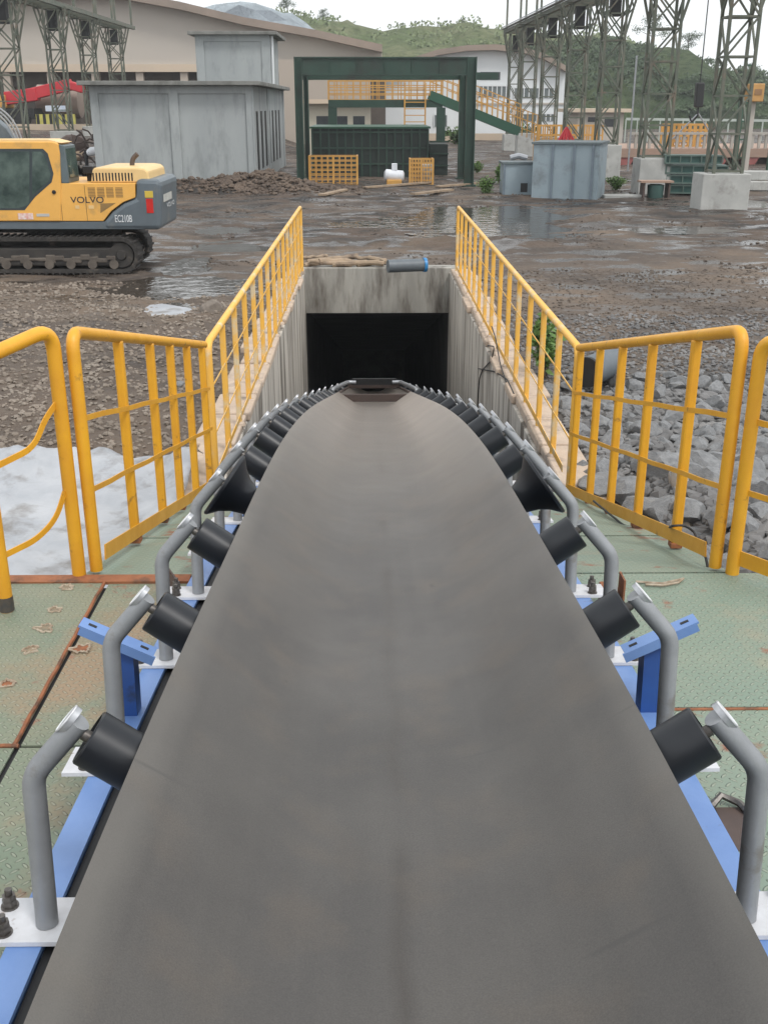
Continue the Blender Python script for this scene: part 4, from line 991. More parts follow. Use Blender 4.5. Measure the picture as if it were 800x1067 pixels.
# upper walkway
WY = 55.0
wk = thing('elevated_walkway', 'green steel walkway with yellow railings rising behind the tank', 'walkway', (1,WY,0))
a, zw = px2(342,104,WY); b = px2(461,104,WY)[0]; zr = px2(400,84,WY)[1]
MB().box(a,b,WY,WY+1.4,zw-.35,zw).build('floor_beam', greensteel, wk)
for px_ in (342,455): x = px2(px_,120,WY)[0]; MB().box(x,x+.42,WY+.02,WY+.4,-.2,zw-.352).build('column', greensteel, wk)
grid_panel('railing_panel', wk, a, b, WY+.03, zw+.005, zr, 18, 4, orange, .045); grid_panel('railing_panel', wk, a, b, WY+1.35, zw+.005, zr, 14, 3, orange, .045)
m = MB(); x = px2(421,120,WY-.5)[0]; zz0 = px2(421,132,WY-.5)[1]; zz1 = px2(421,86,WY-.5)[1]
m.box(x,x+.07,WY-.1,WY-.03,zz0-1,zz1).box(x+1.0,x+1.07,WY-.1,WY-.03,zz0-1,zz1)
for k in range(10): z = zz0-1+(zz1-zz0+1)*k/10; m.box(x+.07,x+1.0,WY-.085,WY-.05,z,z+.04)
m.build('ladder', orange, wk)
# inclined gallery
def inc(px0,py0,px1,py1,Y,th): 
    p0 = gy(px0,py0,Y); p1 = gy(px1,py1,Y); return p0,p1
p0,p1 = inc(448,99,541,137,WY,0)
ig = thing('inclined_gallery', 'sloping green conveyor gallery with yellow railings running down to the right', 'gallery', p0)
MB().bar(p0+Vector((0,.1,0)),p1+Vector((0,.1,0)),.3,.42).build('side_beam', greenlite, ig); MB().bar(p0+Vector((0,1.4,0)),p1+Vector((0,1.4,0)),.3,.42).build('side_beam', greenlite, ig)
m = MB(); up = Vector((0,0,1.05))
for k in range(17): q = p0.lerp(p1,k/16)+Vector((0,.0,.2)); m.bar(q,q+up,.05,.05)
for h in (.4,.7,1.05): m.bar(p0+Vector((0,.0,.2+h)),p1+Vector((0,0,.2+h)),.045,.045)
m.build('railing_panel', orange, ig)
p2 = gy(466,84,WY+2.5); p3 = gy(560,120,WY+2.5)
m = MB()
for k in range(19): q = p2.lerp(p3,k/18); m.bar(q-up*1.2,q,.05,.05)
for h in (-.9,-.45,0): m.bar(p2+Vector((0,0,h)),p3+Vector((0,0,h)),.045,.045)
m.build('railing_panel', orange, ig)
# yellow cages in front
cY = 43.6
def cage(px0,px1,py0,py1,label,dep):
    t = thing('steel_cage', label, 'cage', (*[gy(px0,py1,cY).x,cY],0)); a,z0 = px2(px0,py1,cY); b,z1 = px2(px1,py0,cY); z0 = max(z0,.0)
    grid_panel('cage_panel', t, a,b,cY,z0,z1,8,6,orange,.035); grid_panel('cage_panel', t, a,b,cY+dep,z0,z1,8,6,orange,.035)
    m = MB()
    for x in (a,(a+b)/2,b): m.box(x-.04,x+.04,cY-.045,cY+.0-.021,z0-.05,z1+.03)
    for x in (a,b):
        for z in (z0,z1,(z0+z1)/2): m.box(x-.03,x+.03,cY+.025,cY+dep-.025,z-.03,z+.03)
    m.build('cage_frame', orange, t)
cage(323,372,163,192,'orange-yellow steel cage standing left in front of the dark tank',.9)
cage(427,451,166,192,'small orange-yellow cage around the pale control cabinet',.8)
t = thing('control_cabinet', 'pale grey control cabinet inside the small cage', 'cabinet', (*[gy(445,191,cY+.4).x,cY+.4],0))
a,z0 = px2(439,190,cY+.4); b,z1 = px2(450,171,cY+.4); MB().box(a,b,cY+.25,cY+.6,z0,z1).build('cabinet_body', mat('cabinet_grey',(.45,.46,.45),None,3,.5), t, bevel=.02)
MB().box(a+.04,b-.04,cY+.235,cY+.249,z0+.06,z1-.06).build('door', mat('cabinet_grey',(.45,.46,.45)), t); MB().box(b-.09,b-.06,cY+.22,cY+.234,z0+.3,z0+.42).build('handle', black, t)
t = thing('pump_motor', 'white motor on an orange base between the two cages', 'motor', (*[gy(410,190,43.4).x,43.4],0))
a = gy(400,182,43.4); b = gy(421,184,43.4)
MB().tube([a,a.lerp(b,.08),b.lerp(a,.08),b],.22,14,rs=[.12,.22,.22,.12]).build('motor_housing', mat('motor_white',(.66,.68,.72),None,3,.4), t, smooth=True)
MB().box((a.x+b.x)/2-.1,(a.x+b.x)/2+.12,43.3,43.5,a.z+.15,a.z+.42).build('terminal_box', mat('motor_white',(.66,.68,.72)), t, bevel=.02)
MB().box(a.x+.1,b.x-.1,43.1,43.7,-.05,a.z-.17).build('base_frame', orange, t, bevel=.03)
# concrete apron bits, planks
for i,(px0,py0,px1,py1) in enumerate(((380,197,450,192),(430,204,470,200),(335,205,360,200),(455,196,500,193))):
    a = gz(px0,py0); b = gz(px1,py1); tag(MB().bar((a.x,a.y,.06),(b.x,b.y,.08),.25,.06).build('plank', wood), ['long plank on the mud in front of the tank','short plank right of the cages','broken plank near the spoil heap','plank at the foot of the portal frame'][i], 'plank')

# ------------------------------------------------------------------ grey boxes, pedestals, stacks
def steel_box(px0,px1,py0,py1,dep,label,ribs,hole=False,rot=0):
    Y = gz((px0+px1)/2,py1).y; a,_ = px2(px0,(py0+py1)/2,Y); b,_ = px2(px1,(py0+py1)/2,Y); z1 = px2((px0+px1)/2,py0,Y)[1]
    t = locthing('steel_box', label, 'metal box', ((a+b)/2,Y+dep/2,0), rot); hw = (b-a)/2/ (1 if not rot else 1.0); hd = dep/2
    bd = MB().box(-hw,hw,-hd,hd,-.1,z1).build('box_body', boxgrey, None, bevel=.015); bd.parent = t
    rm = MB().box(-hw-.06,hw+.06,-hd-.06,hd+.06,z1+.001,z1+.07).build('box_lid', mat('box_lid_grey',(.12,.15,.16),None,3,.5), None); rm.parent = t
    m = MB()
    for f in ribs: m.box(-hw+2*hw*f-.035,-hw+2*hw*f+.035,-hd-.05,-hd-.001,-.1,z1-.002)
    if ribs: r_ = m.build('box_rib', mat('box_rib_grey',(.16,.20,.24),None,3,.5), None); r_.parent = t
    if hole: h_ = MB().box(hw*.15,hw*.6,-hd-.006,-hd+.01,.12,.42).build('opening', black, None); h_.parent = t
    return t,a,b,z1,Y
steel_box(524,556,171,204,1.0,'small blue-grey steel box with a square opening',[0.03,.97],True)
tb_,a,b,z1,Y = steel_box(565,634,150.5,207,2.2,'large blue-grey steel box beside the small one',[.30,.62,.9],False,R_(-18))
q = gy(540,166,39.5); 
tag(MB().tube([q+Vector((-.3,0,.05)),q+Vector((0,0,.12)),q+Vector((.3,0,.04))],.1,8).build('cloth_bundle', tarp_m, smooth=True), 'white cloth bundle lying on the small steel box', 'bundle')

def lattice(cx, cy, zb, zt, w, d, label, m_=lattice_m, arms=True, panels=7, group=None, leg=.085):
    t = thing('lattice_tower', label, 'tower', (cx,cy,zb), group)
    for sx in (-1,1):
        for sy in (-1,1): MB().bar((cx+sx*w/2,cy+sy*d/2,zb),(cx+sx*w/2,cy+sy*d/2,zt),leg,leg).build('leg', m_, t)
    m = MB(); H_ = zt-zb; ph = H_/panels; br = leg*.62
    for k in range(panels+1):
        z = zb+.06+k*ph*.99
        for sy in (-1,1): m.bar((cx-w/2,cy+sy*d/2,z),(cx+w/2,cy+sy*d/2,z),br,br)
        for sx in (-1,1): m.bar((cx+sx*w/2,cy-d/2,z),(cx+sx*w/2,cy+d/2,z),br,br)
        if k < panels:
            s1 = 1 if k % 2 else -1
            for sy in (-1,1): m.bar((cx-s1*w/2,cy+sy*(d/2+.02),z),(cx+s1*w/2,cy+sy*(d/2+.02),z+ph),br,br)
            for sx in (-1,1): m.bar((cx+sx*(w/2+.02),cy-s1*d/2,z),(cx+sx*(w/2+.02),cy+s1*d/2,z+ph),br,br)
    m.build('bracing', m_, t)
    if arms:
        m = MB(); za = zb+H_*.70; ox = w*.95
        for sx in (-1,1):
            for sy in (-1,1):
                m.bar((cx+sx*w/2,cy+sy*d/2,za),(cx+sx*(w/2+ox*.62),cy+sy*d*.5,zt),leg*.9,leg*.9)
                m.bar((cx+sx*w/2,cy+sy*d/2,za+H_*.12),(cx+sx*(w/2+ox*.36),cy+sy*d*.5,za+H_*.17),br,br)
                m.bar((cx+sx*w/2,cy+sy*d/2,zt-H_*.02),(cx+sx*(w/2+ox*.36),cy+sy*d*.5,za+H_*.17),br,br)
            m.bar((cx+sx*(w/2+ox*.62),cy-d*.5,zt),(cx+sx*(w/2+ox*.62),cy+d*.5,zt),br,br)
        m.bar((cx-w/2,cy-d/2,za),(cx+w/2,cy-d/2,za+H_*.16),br,br); m.bar((cx+w/2,cy-d/2,za),(cx-w/2,cy-d/2,za+H_*.16),br,br)
        m.bar((cx-w/2-ox*.62,cy-d/2,zt),(cx+w/2+ox*.62,cy-d/2,zt),br*1.2,br*1.6)
        m.build('flared_arm', m_, t)
        MB().box(cx-w*.25,cx+w*.25,cy-d*.3,cy+d*.3,zt-H_*.18,zt-H_*.02).build('hanging_block', black, t)
    return t
def pedestal(cx, cy, w, d, z0, z1, label):
    m = MB().box(cx-w/2,cx+w/2,cy-d/2,cy+d/2,z0-.3,z1); o = m.build('concrete_pedestal', pedestal_m, bevel=.025); tag(o, label, 'pedestal', None)
# right row:  (left leg px, right leg px, base py, Y)
RT = [(646,730,0,0)]
right = [((644,728),181,32.5,'nearest tower of the right gantry row, on the foremost pedestal'),((669,697),165,38.5,'second tower of the right row, beside the stack of green panels'),((622,643),151,46.5,'third tower of the right row, rising behind the large grey box'),((588,607),147,54,'fourth tower of the right row, right of the white hall corner'),((562,579),143,61,'fifth tower of the right row, before the hall window strip'),((541,556),139,68.5,'sixth tower of the right row, above the gallery foot'),((528,539),140,76,'last and smallest tower of the right row, at the girder end')]
px_fix = [(742,773),(669,697),(622,643),(588,607),(562,579),(541,556),(528,539)]
girX = []
ZG = 7.35
peds = ['broad pale concrete pedestal nearest on the right','concrete pedestal behind the low workbench','pedestal hidden low behind the large grey box','fourth pedestal of the right row','fifth pedestal of the right row','sixth pedestal of the right row by the gallery foot','last pedestal of the right row']
for i,((pa,pb)) in enumerate(px_fix):
    _, py, Y, lb = right[i]; a,z = px2(pa,py,Y); b,_ = px2(pb,py,Y); w = b-a; cx = (a+b)/2; z = max(.5,z)
    d = .75
    lattice(cx, Y+d/2, z, ZG, w-.05, d, lb, panels=6, leg=.085); girX.append((cx,Y+d/2))
    pw = {0:1.42,1:1.12}.get(i,1.15); sh = {0:-.05,1:-.02}.get(i,0)
    pedestal(cx+sh, Y+d/2, pw, 1.1, gh(cx,Y), z, peds[i])
def girder(name, xa, ya, xb, yb, z, label, posts):
    t = thing(name, label, 'girder', (xa,ya,z)); A = Vector((xa,ya,0)); B = Vector((xb,yb,0)); 
    for off in (-.62,.62):
        o_ = Vector((off,0,0)); MB().bar(A+o_+Vector((0,0,z+.12)),B+o_+Vector((0,0,z+.12)),.18,.22).build('girder_beam', lattice_m, t)
    n = 60; m = MB()
    for k in range(n):
        p_ = A.lerp(B,k/n); q_ = A.lerp(B,(k+1)/n); m.bar(p_+Vector((-.62,0,z+.12)),p_+Vector((.62,0,z+.12)),.08,.08); m.bar(p_+Vector((-.62,0,z+.12)),q_+Vector((.62,0,z+.12)),.05,.05)
    m.build('cross_bracing', lattice_m, t)
    for k in range(posts):
        p_ = A.lerp(B,(k+.15)/posts)
        m = MB(); 
        for off in (-.62,.62): m.bar(p_+Vector((off,0,z+.24)),p_+Vector((off,0,z+5)),.12,.12)
        m.build('upright', lattice_m, t)
    m = MB(); m.bar(A+Vector((-.8,0,z+.4)),B+Vector((-.8,0,z+.4)),.03,.05); m.bar(A+Vector((-.8,0,z+.27)),B+Vector((-.8,0,z+.27)),.25,.03); m.build('cable_tray', galv, t)
girder('gantry_girder', girX[-1][0], 77.3, girX[0][0]+.15, 24, ZG, 'long lattice girder carried by the right row of towers', 9)
# left row
lp = [((3,27),148,52.5,'leftmost lattice tower, just above the excavator cab'),((57,73),136,60,'second lattice tower from the left, on a small pedestal'),((90,104),128,67.5,'third left tower, partly behind the grey building'),((118,132),127,75,'fourth left tower, above the grey building roof')]
LX = []
for i,((pa,pb),py,Y,lb) in enumerate(lp):
    a,z = px2(pa,py,Y); b,_ = px2(pb,py,Y); w = b-a; cx = (a+b)/2; z = gh(cx,Y)+.55
    lattice(cx,Y+.4,z,7.6,w-.05,.75,lb,panels=6); LX.append((cx,Y+.4))
    pedestal(cx,Y+.4,1.25,1.1,gh(cx,Y),z,['pedestal of the leftmost tower behind the excavator','small concrete pedestal left of the grey building','pedestal of the third left tower','pedestal of the fourth left tower'][i])
girder('gantry_girder', LX[-1][0]+.3, 77.5, LX[0][0], 40, 7.6, 'lattice girder carried by the left row of towers', 8)

# green stacked panels
gy0 = 37.0
for k in range(4):
    a,z0 = px2(699-(k==3)*2,198-k*9.2,gy0+1.2); z0 = .05+k*.33; b = a+2.3-(.15*k)
    t = locthing('stacked_panel', ['lowest green steel panel of the stack','second green panel from the bottom of the stack','third green panel of the stack','topmost green panel, askew on its stack'][k], 'steel panel', ((a+b)/2, gy0+1.7, z0), R_(-14+3*(k==3)), 'green steel panels stacked between the pedestals')
    hw=(b-a)/2; o = MB().box(-hw,hw,-.6,.6,.03,.27).build('panel_body', mat('panel_green',(.03,.085,.075),(.025,.07,.06),2,.5), None); o.parent=t
    m = MB().box(-hw-.02,hw+.02,-.66,-.601,.0,.05).box(-hw-.02,hw+.02,-.66,-.601,.25,.30).box(-hw-.06,-hw-.001,-.66,.66,.0,.30)
    for j in range(6): m.box(-hw+.1+j*hw*.38,-hw+.14+j*hw*.38,-.66,-.601,.051,.249)
    o = m.build('panel_flange', mat('panel_edge',(.10,.15,.13),None,2,.5), None); o.parent=t
# workbench in front of pedestal 2
wb = gz(681,206); t = locthing('workbench', 'low rusty bench with a green drum beside the second pedestal', 'bench', (wb.x,wb.y,0))
o = MB().box(-.55,.55,-.3,.3,.50,.56).build('bench_top', pinkcon, None); o.parent=t
for x in (-.45,.4): o = MB().box(x,x+.06,-.25,.25,0,.499).build('leg', rust_dark, None); o.parent=t
tag(MB().lathe([(0,.26),(.42,.28),(.42,.24),(.44,.2)],Matrix.Translation((wb.x+.02,wb.y-.02,0)),18).build('drum', mat('drum_green',(.04,.09,.08),None,3,.5), smooth=True), 'dark green drum standing under the low bench', 'drum')
q = gz(668,207); 
tag(MB().box(q.x-1.2,q.x+.1,q.y+.3,q.y+.7,-.05,.10).build('concrete_slab', pedestal_m, bevel=.03), 'pale broken slab left of the second pedestal', 'slab')

# right background: raised wharf platform, balustrade, yellow railings, etc.
WYR = 58
wh = thing('loading_platform', 'long pinkish concrete platform with dark undercut behind the right towers', 'platform', (14,WYR,0))
a,z1 = px2(600,152,WYR); b = px2(900,152,WYR)[0]
z1 = px2(700,155,WYR)[1]; zlow = px2(700,164,WYR)[1]
MB().box(a,b,WYR,WYR+8,zlow,z1).build('platform_slab', pinkcon, wh); 
MB().box(a+.4,b,WYR+.6,WYR+7.5,-.2,zlow-.002).build('undercut', rust_dark, wh)
for k in range(9): x = a+1+k*(b-a-2)/8; MB().prism([(x-.5,zlow-.003),(x+.5,zlow-.003),(x+.15,-.2),(x-.15,-.2)], WYR+.05, WYR+.599).build('support_bracket', mat('pink_steel',(.30,.10,.09),None,2,.7), wh)
m = MB(); bz = z1+.002; bt = px2(700,138,WYR)[1]
xs0 = px2(655,150,WYR)[0]
k = 0; x = xs0
while x < b: m.box(x,x+.13,WYR+.3,WYR+.43,bz,bt-.12); x += .36
m.box(xs0,b,WYR+.25,WYR+.48,bt-.12,bt); m.build('balustrade', mat('pale_concrete',(.40,.37,.33),None,2,.85), wh)
yr = thing('yellow_barrier_rail', 'block of yellow railings on the far platform left of the nearest tower', 'railing', (12,WYR+3,z1))
a,z0 = px2(688,148,WYR+3); b,z2 = px2(735,130,WYR+3); grid_panel('rail_panel', yr, a,b,WYR+3,z1,z2,8,4,orange,.10); grid_panel('rail_panel', yr, a+.3,b+.3,WYR+3.8,z1,z2,8,4,orange,.10)
yr = thing('yellow_barrier_rail', 'yellow railings near the fourth tower at the gallery foot', 'railing', (12,WYR+3,z1))
a,z0 = px2(560,150,WYR+1); b,z2 = px2(628,131,WYR+1); grid_panel('rail_panel', yr, a,b,WYR+1,0,z2,14,4,orange,.07); grid_panel('rail_panel', yr, a,b,WYR+2.4,0,z2,12,4,orange,.07)
# red A-frame behind big box
a = gy(590,148,50); t = thing('red_trestle', 'red steel trestle behind the large grey box', 'trestle', (a.x,50,0))
m = MB()
for dx in (-1.2,-.6,0,.6,1.2): m.bar((a.x+dx,50,0),(a.x,50.2,2.0),.1,.1)
m.build('trestle_leg', red, t); MB().box(a.x-1.3,a.x+1.3,49.9,50.3,.75,.85).build('trestle_bar', red, t)
# small pale houses, far right
def house_(px0,px1,py0,py1,Y,label,wm,rm,wins,over=.4,dep=6):
    t = thing('low_building', label, 'building', (gy((px0+px1)/2,py1,Y).x,Y,0)); a,z0 = px2(px0,py1,Y); b,z1 = px2(px1,py0,Y)
    MB().box(a,b,Y,Y+dep,min(z0,0)-1,z1).build('wall', wm, t); MB().box(a-over,b+over,Y-over,Y+dep+over,z1+.001,z1+.25).build('roof', rm, t)
    for (u0,u1,v0,v1) in wins:
        xa_,za_ = px2(u0,v1,Y); xb_,zb_ = px2(u1,v0,Y); w_ = MB().box(xa_,xb_,Y-.03,Y+.02,za_,zb_).build('window', glassdark, t)
    return t
house_(600,650,117,150,84,'small cream building with two square windows behind the right towers',tanpanel,tanlight,[(612,620,122,127),(629,642,122,132),(604,608,123,140)],.5)
house_(322,386,108,140,70,'low cream building behind the tank, under the walkway',mat('cream_wall',(.50,.46,.37),(.44,.41,.34),.5,.8),tanlight,[(330,342,121,134),(348,362,121,134),(368,380,121,134)],.6)
# distant pole fence along foot of cliff
t = thing('distant_fence', 'thin pale pipe railing at the foot of the green cliff', 'fence', (20,95,0))
a = gy(652,124,95); b = gy(830,126,95); m = MB(); m.bar(a,b,.12,.2)
for k in range(16): q = a.lerp(b,k/15); m.bar(q-Vector((0,0,2.2)),q,.10,.10)
m.build('rail', mat('pale_rail',(.42,.46,.42),None,1,.6), t)
# crane hook on a cable
hk = gy(727,112,60); t = thing('crane_hook', 'black crane hook block hanging by a cable left of the nearest tower', 'hook', hk)
hz = gy(729,86,60)
MB().tube([hz,hz+Vector((0,0,14))],.03,6).build('cable', cable_m, t); MB().bar(hk+Vector((0,0,0)),hz,.42,.42).build('hook_block', black, t, bevel=.06)
MB().tube(fillet([hk,hk+Vector((0,0,-.45)),hk+Vector((-.3,0,-.75)),hk+Vector((-.42,0,-.4))],.15,5),.05,8).build('hook', black, t, smooth=True)
for k,(x0,y0,x1,y1) in enumerate(((727,118,700,145),(727,118,742,143))):
    MB().tube([gy(x0,y0,60),gy(x1,y1,60)],.04,6).build('sling', galv, t)
# far right pale tower block + orange crate
t = thing('hoist_cabin', 'orange cabin on a pale post right of the nearest tower', 'cabin', (gy(790,100,44).x,44,0))
a,z0 = px2(782,106,44); b,z1 = px2(797,87,44); MB().box(a,b,44,45,z0,z1).build('cabin_body', mat('cabin_orange',(.55,.30,.10),None,2,.6), t, bevel=.03); MB().box(a+.1,b-.1,43.98,44.001,z0+.25,z1-.2).build('window', mat('cabin_slats',(.30,.17,.08),None,2,.6), t)
a2,_ = px2(786,106,44); b2,_ = px2(790,106,44); MB().box(a2,b2,44.3,44.5,0,z0-.002).build('post', tanpanel, t)
for px_,lb in ((762,'thin green post just right of the nearest tower legs'),(798,'green steel post at the right frame edge'),(652,'thin pale pole behind the third tower')):
    Y = 52; a,z = px2(px_,200,Y); zt_ = px2(px_,{762:95,798:80,652:58}[px_],Y)[1]; m = MB(); hwp = .10 if px_ != 652 else .035; m.box(a-hwp,a+hwp,Y,Y+2*hwp,0,zt_)
    if px_ != 652: m.box(a+.32,a+.40,Y,Y+.1,0,zt_-.6); 
    for k in range(6):
        if px_ != 652: m.box(a+.10,a+.32,Y+.02,Y+.08,.6+k*.8,.66+k*.8)
    tag(m.build('utility_post', greenlite if px_ != 652 else galv), lb, 'post')
# concrete blocks right edge
for k in range(5):
    for j in range(2):
        a,z = px2(770+k*9,203-j*10,40); o = MB().box(a-.2,a+.14,40+.3*j,40.5+.3*j,.02+.34*j,.34+.34*j).build('concrete_block', pedestal_m, bevel=.03)
        tag(o, 'grey concrete block in the two-course row at the right edge', 'block', 'concrete blocks stacked at the right edge')
a = gz(766,199); b = gz(798,199); tag(MB().bar((a.x,a.y,.1),(b.x,b.y,.1),.2,.08).build('plank', mat('pale_plank',(.55,.45,.36))), 'pale plank lying beside the nearest pedestal', 'plank')

# ------------------------------------------------------------------ white arched hall
HY = 100
hall = thing('white_hall', 'white factory hall with shallow curved brown roof and window strip', 'hall', (gy(530,140,HY).x,HY,0))
prof_px = [(392,84),(410,75),(430,66),(455,58),(485,53.5),(515,52.5),(545,56),(565,62),(590,76)]
pl = [px2(x,y,HY) for x,y in prof_px]
MB().prism([(pl[0][0],-1)]+pl+[(pl[-1][0],-1)], HY, HY+30).build('wall', whitewall, hall)
m = MB()
for (a,b) in zip(pl,pl[1:]): m.add([(a[0],HY-.9,a[1]),(b[0],HY-.9,b[1]),(b[0],HY+31,b[1]),(a[0],HY+31,a[1]),(a[0],HY-.9,a[1]+.45),(b[0],HY-.9,b[1]+.45),(b[0],HY+31,b[1]+.45),(a[0],HY+31,a[1]+.45)],[(0,1,2,3),(7,6,5,4),(0,4,5,1),(1,5,6,2),(2,6,7,3),(3,7,4,0)])
m.build('roof', rooft, hall)
def hwin(x0,x1,y0,y1,m_=glassdark,n=1,nm='window'):
    a,z0 = px2(x0,y1,HY); b,z1 = px2(x1,y0,HY)
    w_ = MB().box(a,b,HY-.05,HY+.02,z0,z1).build(nm, m_, hall)
    if n > 1:
        m = MB()
        for k in range(n+1): x = a+(b-a)*k/n; m.box(x-.04,x+.04,HY-.10,HY-.051,z0,z1)
        m.box(a,b,HY-.11,HY-.051,z1,z1+.15); f_ = m.build('window_frame', whitewall, None); f_.parent = w_
hwin(500,521,75,83); hwin(498,532,90,101,gldull,7); hwin(535,582,92,102,gldull,9); hwin(452,466,120,132,gldull,2); hwin(480,493,120,131,gldull,2); hwin(535,578,119,126,gldull,9)
a,z0 = px2(392,109,HY); b,z1 = px2(590,107,HY); MB().box(a,b,HY-.12,HY-.001,z0,z1).build('wall_band', tanpanel, hall)
a,z0 = px2(445,146,HY-1); b,z1 = px2(560,139,HY-1); tag(MB().box(a,b,HY-1.5,HY-1,-.5,z1).build('kerb_wall', sand), 'low sandy wall in front of the white hall', 'wall')

# ------------------------------------------------------------------ tan hall (left)
LY = 92
th_ = thing('tan_hall', 'very large tan industrial hall with open dark ground floor', 'hall', (gy(120,110,LY).x,LY,0))
roofpx = [(-260,34),(-120,20),(20,4),(90,-3),(130,0),(190,11),(256,27),(330,40),(398,55)]
rp = [px2(x,y,LY) for x,y in roofpx]; zb_ = px2(100,67,LY)[1]
MB().prism([(rp[0][0],zb_)]+rp+[(rp[-1][0],px2(398,58,LY)[1])]+[(px2(398,67,LY)[0],zb_)], LY, LY+40).build('upper_wall', tanpanel, th_)
m = MB()
for (a,b) in zip(rp,rp[1:]): m.add([(a[0],LY-1.2,a[1]),(b[0],LY-1.2,b[1]),(b[0],LY+40,b[1]),(a[0],LY+40,a[1]),(a[0],LY-1.2,a[1]+.55),(b[0],LY-1.2,b[1]+.55),(b[0],LY+40,b[1]+.55),(a[0],LY+40,a[1]+.55)],[(0,1,2,3),(7,6,5,4),(0,4,5,1),(1,5,6,2),(2,6,7,3),(3,7,4,0)])
m.build('roof', rooft, th_)
a = rp[0][0]; b = px2(402,75,LY)[0]; z0 = px2(100,75,LY)[1]
MB().box(a,b,LY-.3,LY-.002,z0,zb_).build('fascia', tanlight, th_)
MB().box(a,b,LY+1.5,LY+38,-.5,zb_-.002).build('opening_shade', darkhall, th_)  # solid dark block, its colour stands in for shade inside the open floor
for k in range(14): x = a+2+k*(b-a-4)/13; MB().box(x-.3,x+.3,LY-.1,LY+.5,0,z0-.002).build('column', tanwall, th_)
a,z0 = px2(300,103,LY-2); b,z1 = px2(402,103,LY-2)
MB().box(px2(290,60,LY-3)[0],px2(386,60,LY-3)[0],LY-3,LY-1.3,0,px2(300,62,LY-3)[1]).build('side_block', tanwall, th_)
# pale yard strip, barrier, tank, red crane
t0_ = px2(-40,140,78); 
zy = gh(-20,78)
for zz_,yy_ in ((.35,74.5),):
    tag(MB().box(px2(-60,140,yy_)[0],px2(112,140,yy_)[0],yy_,yy_+.4,.8,gh(-20,yy_)+zz_).build('kerb_wall', sand), 'low sandy kerb wall behind the left towers', 'wall')
YB = 79
a,_ = px2(38,125,YB); b,_ = px2(78,125,YB); zg = gh(-22,YB)
t = thing('striped_barrier', 'yellow and black striped barrier under the tan tank', 'barrier', (a,YB,zg)); n = 12
zt1 = px2(60,119,YB)[1]
MB().box(a,b,YB,YB+.3,zg,zt1).build('barrier_body', yb, t)
m = MB()
for k in range(0,n,2): x = a+(b-a)*(k+.2)/n; m.box(x,x+(b-a)/n*.9,YB-.02,YB-.001,zg,zt1-.002)
m.build('black_stripe', black, t)
a,z0 = px2(48,116,YB-1); b,z1 = px2(68,110,YB-1)
tag(MB().box(a,b,YB-1,YB-.9,z0,z1).build('banner', banner_m), 'pale blue banner hung above the striped barrier', 'banner')
a = gy(40,105,YB+3); b = gy(86,106,YB+3)
t = thing('storage_tank', 'horizontal tan cylindrical tank under the red crane boom', 'tank', (a.x,YB+3,zg))
MB().tube([a,a.lerp(b,.03),b.lerp(a,.03),b],1.1,20,rs=[.7,1.1,1.1,.7]).build('tank_shell', tanktan, t, smooth=True)
for f in (.2,.8): q = a.lerp(b,f); MB().box(q.x-.2,q.x+.2,YB+2.3,YB+3.7,zg,q.z-.6).build('saddle', darkhall, t)
cr = thing('mobile_crane', 'red telescopic crane boom with dark chassis at the far left', 'crane', (gy(0,125,YB+1.5).x,YB+1.5,zg))
P0 = gy(-60,112,YB+1); P1 = gy(40,98,YB+1); P2 = gy(75,88,YB+1); P3 = gy(88,93,YB+1)
MB().bar(P0,P1,.9,.85).build('boom_base', red, cr, bevel=.05); MB().bar(P1-Vector((.4,0,0)),P2,.75,.75).build('boom_section', red, cr, bevel=.05); MB().bar(P2-Vector((.3,0,0)),P3,.9,.55).build('boom_head', red, cr, bevel=.08)
a,_ = px2(-70,120,YB); b,_ = px2(36,120,YB); MB().box(a,b,YB,YB+2.4,zg+.5,zg+1.2).build('chassis', black, cr)
MB().box(px2(-50,120,YB)[0],px2(6,120,YB)[0],YB+.1,YB+2.3,zg+1.2,zg+2.1).build('cabin', orange, cr, bevel=.1)
for k in range(5): x = a+.8+k*(b-a-1.6)/4; MB().lathe([(0,.2),(0,.55),(.4,.55),(.4,.2)],Matrix.Translation((x,YB+.1,zg+.5))@Matrix.Rotation(R_(90),4,'X'),20).build('wheel', black, cr, smooth=True)
# junk heap left of the building
rr = random.Random(9)
for i,(px,py,s_,lb) in enumerate(((78,150,.5,'rusty brown scrap lump behind the excavator cab'),(84,163,.35,'dark scrap lump above the engine hood'),(72,160,.3,'small scrap piece right of the cab'))):
    q = gy(px,py,46); o = bpy.data.objects.new('scrap_lump', rocks[i+1].copy()); COL.objects.link(o); o.data.materials[0] = (rust_dark,wood,sand)[i]; o.location = (q.x,46,max(q.z,.1)); o.scale = (s_*1.3,s_,s_*.8); tag(o, lb, 'scrap')
t = thing('scrap_tangle', 'tangle of bent rusty bars between the excavator and the grey building', 'scrap', (gy(85,175,44).x,44,0))
for k in range(26):
    a = gy(rr.uniform(68,102),rr.uniform(140,190),44+rr.uniform(-.5,.8)); b = a+Vector((rr.uniform(-.6,.6),rr.uniform(-.3,.3),rr.uniform(-.5,.5)))
    MB().tube([a,a.lerp(b,.5)+Vector((0,0,.12)),b],.035,6).build('bent_bar', rust_dark, t, smooth=True)
m = MB()
for k in range(6):
    a = gy(70+k*5,166+k*3,44.2); m.box(a.x-.3,a.x+.35,44,44.4,max(0,a.z-.25),max(.1,a.z))
m.build('scrap_board', mat('scrap_grey',(.30,.28,.25),(.2,.15,.12),3,.8), t)
q = gy(99,158,43.5); t = thing('flood_lamp', 'white round lamp on a black post behind the excavator hood', 'lamp', (q.x-.1,43.5,0))
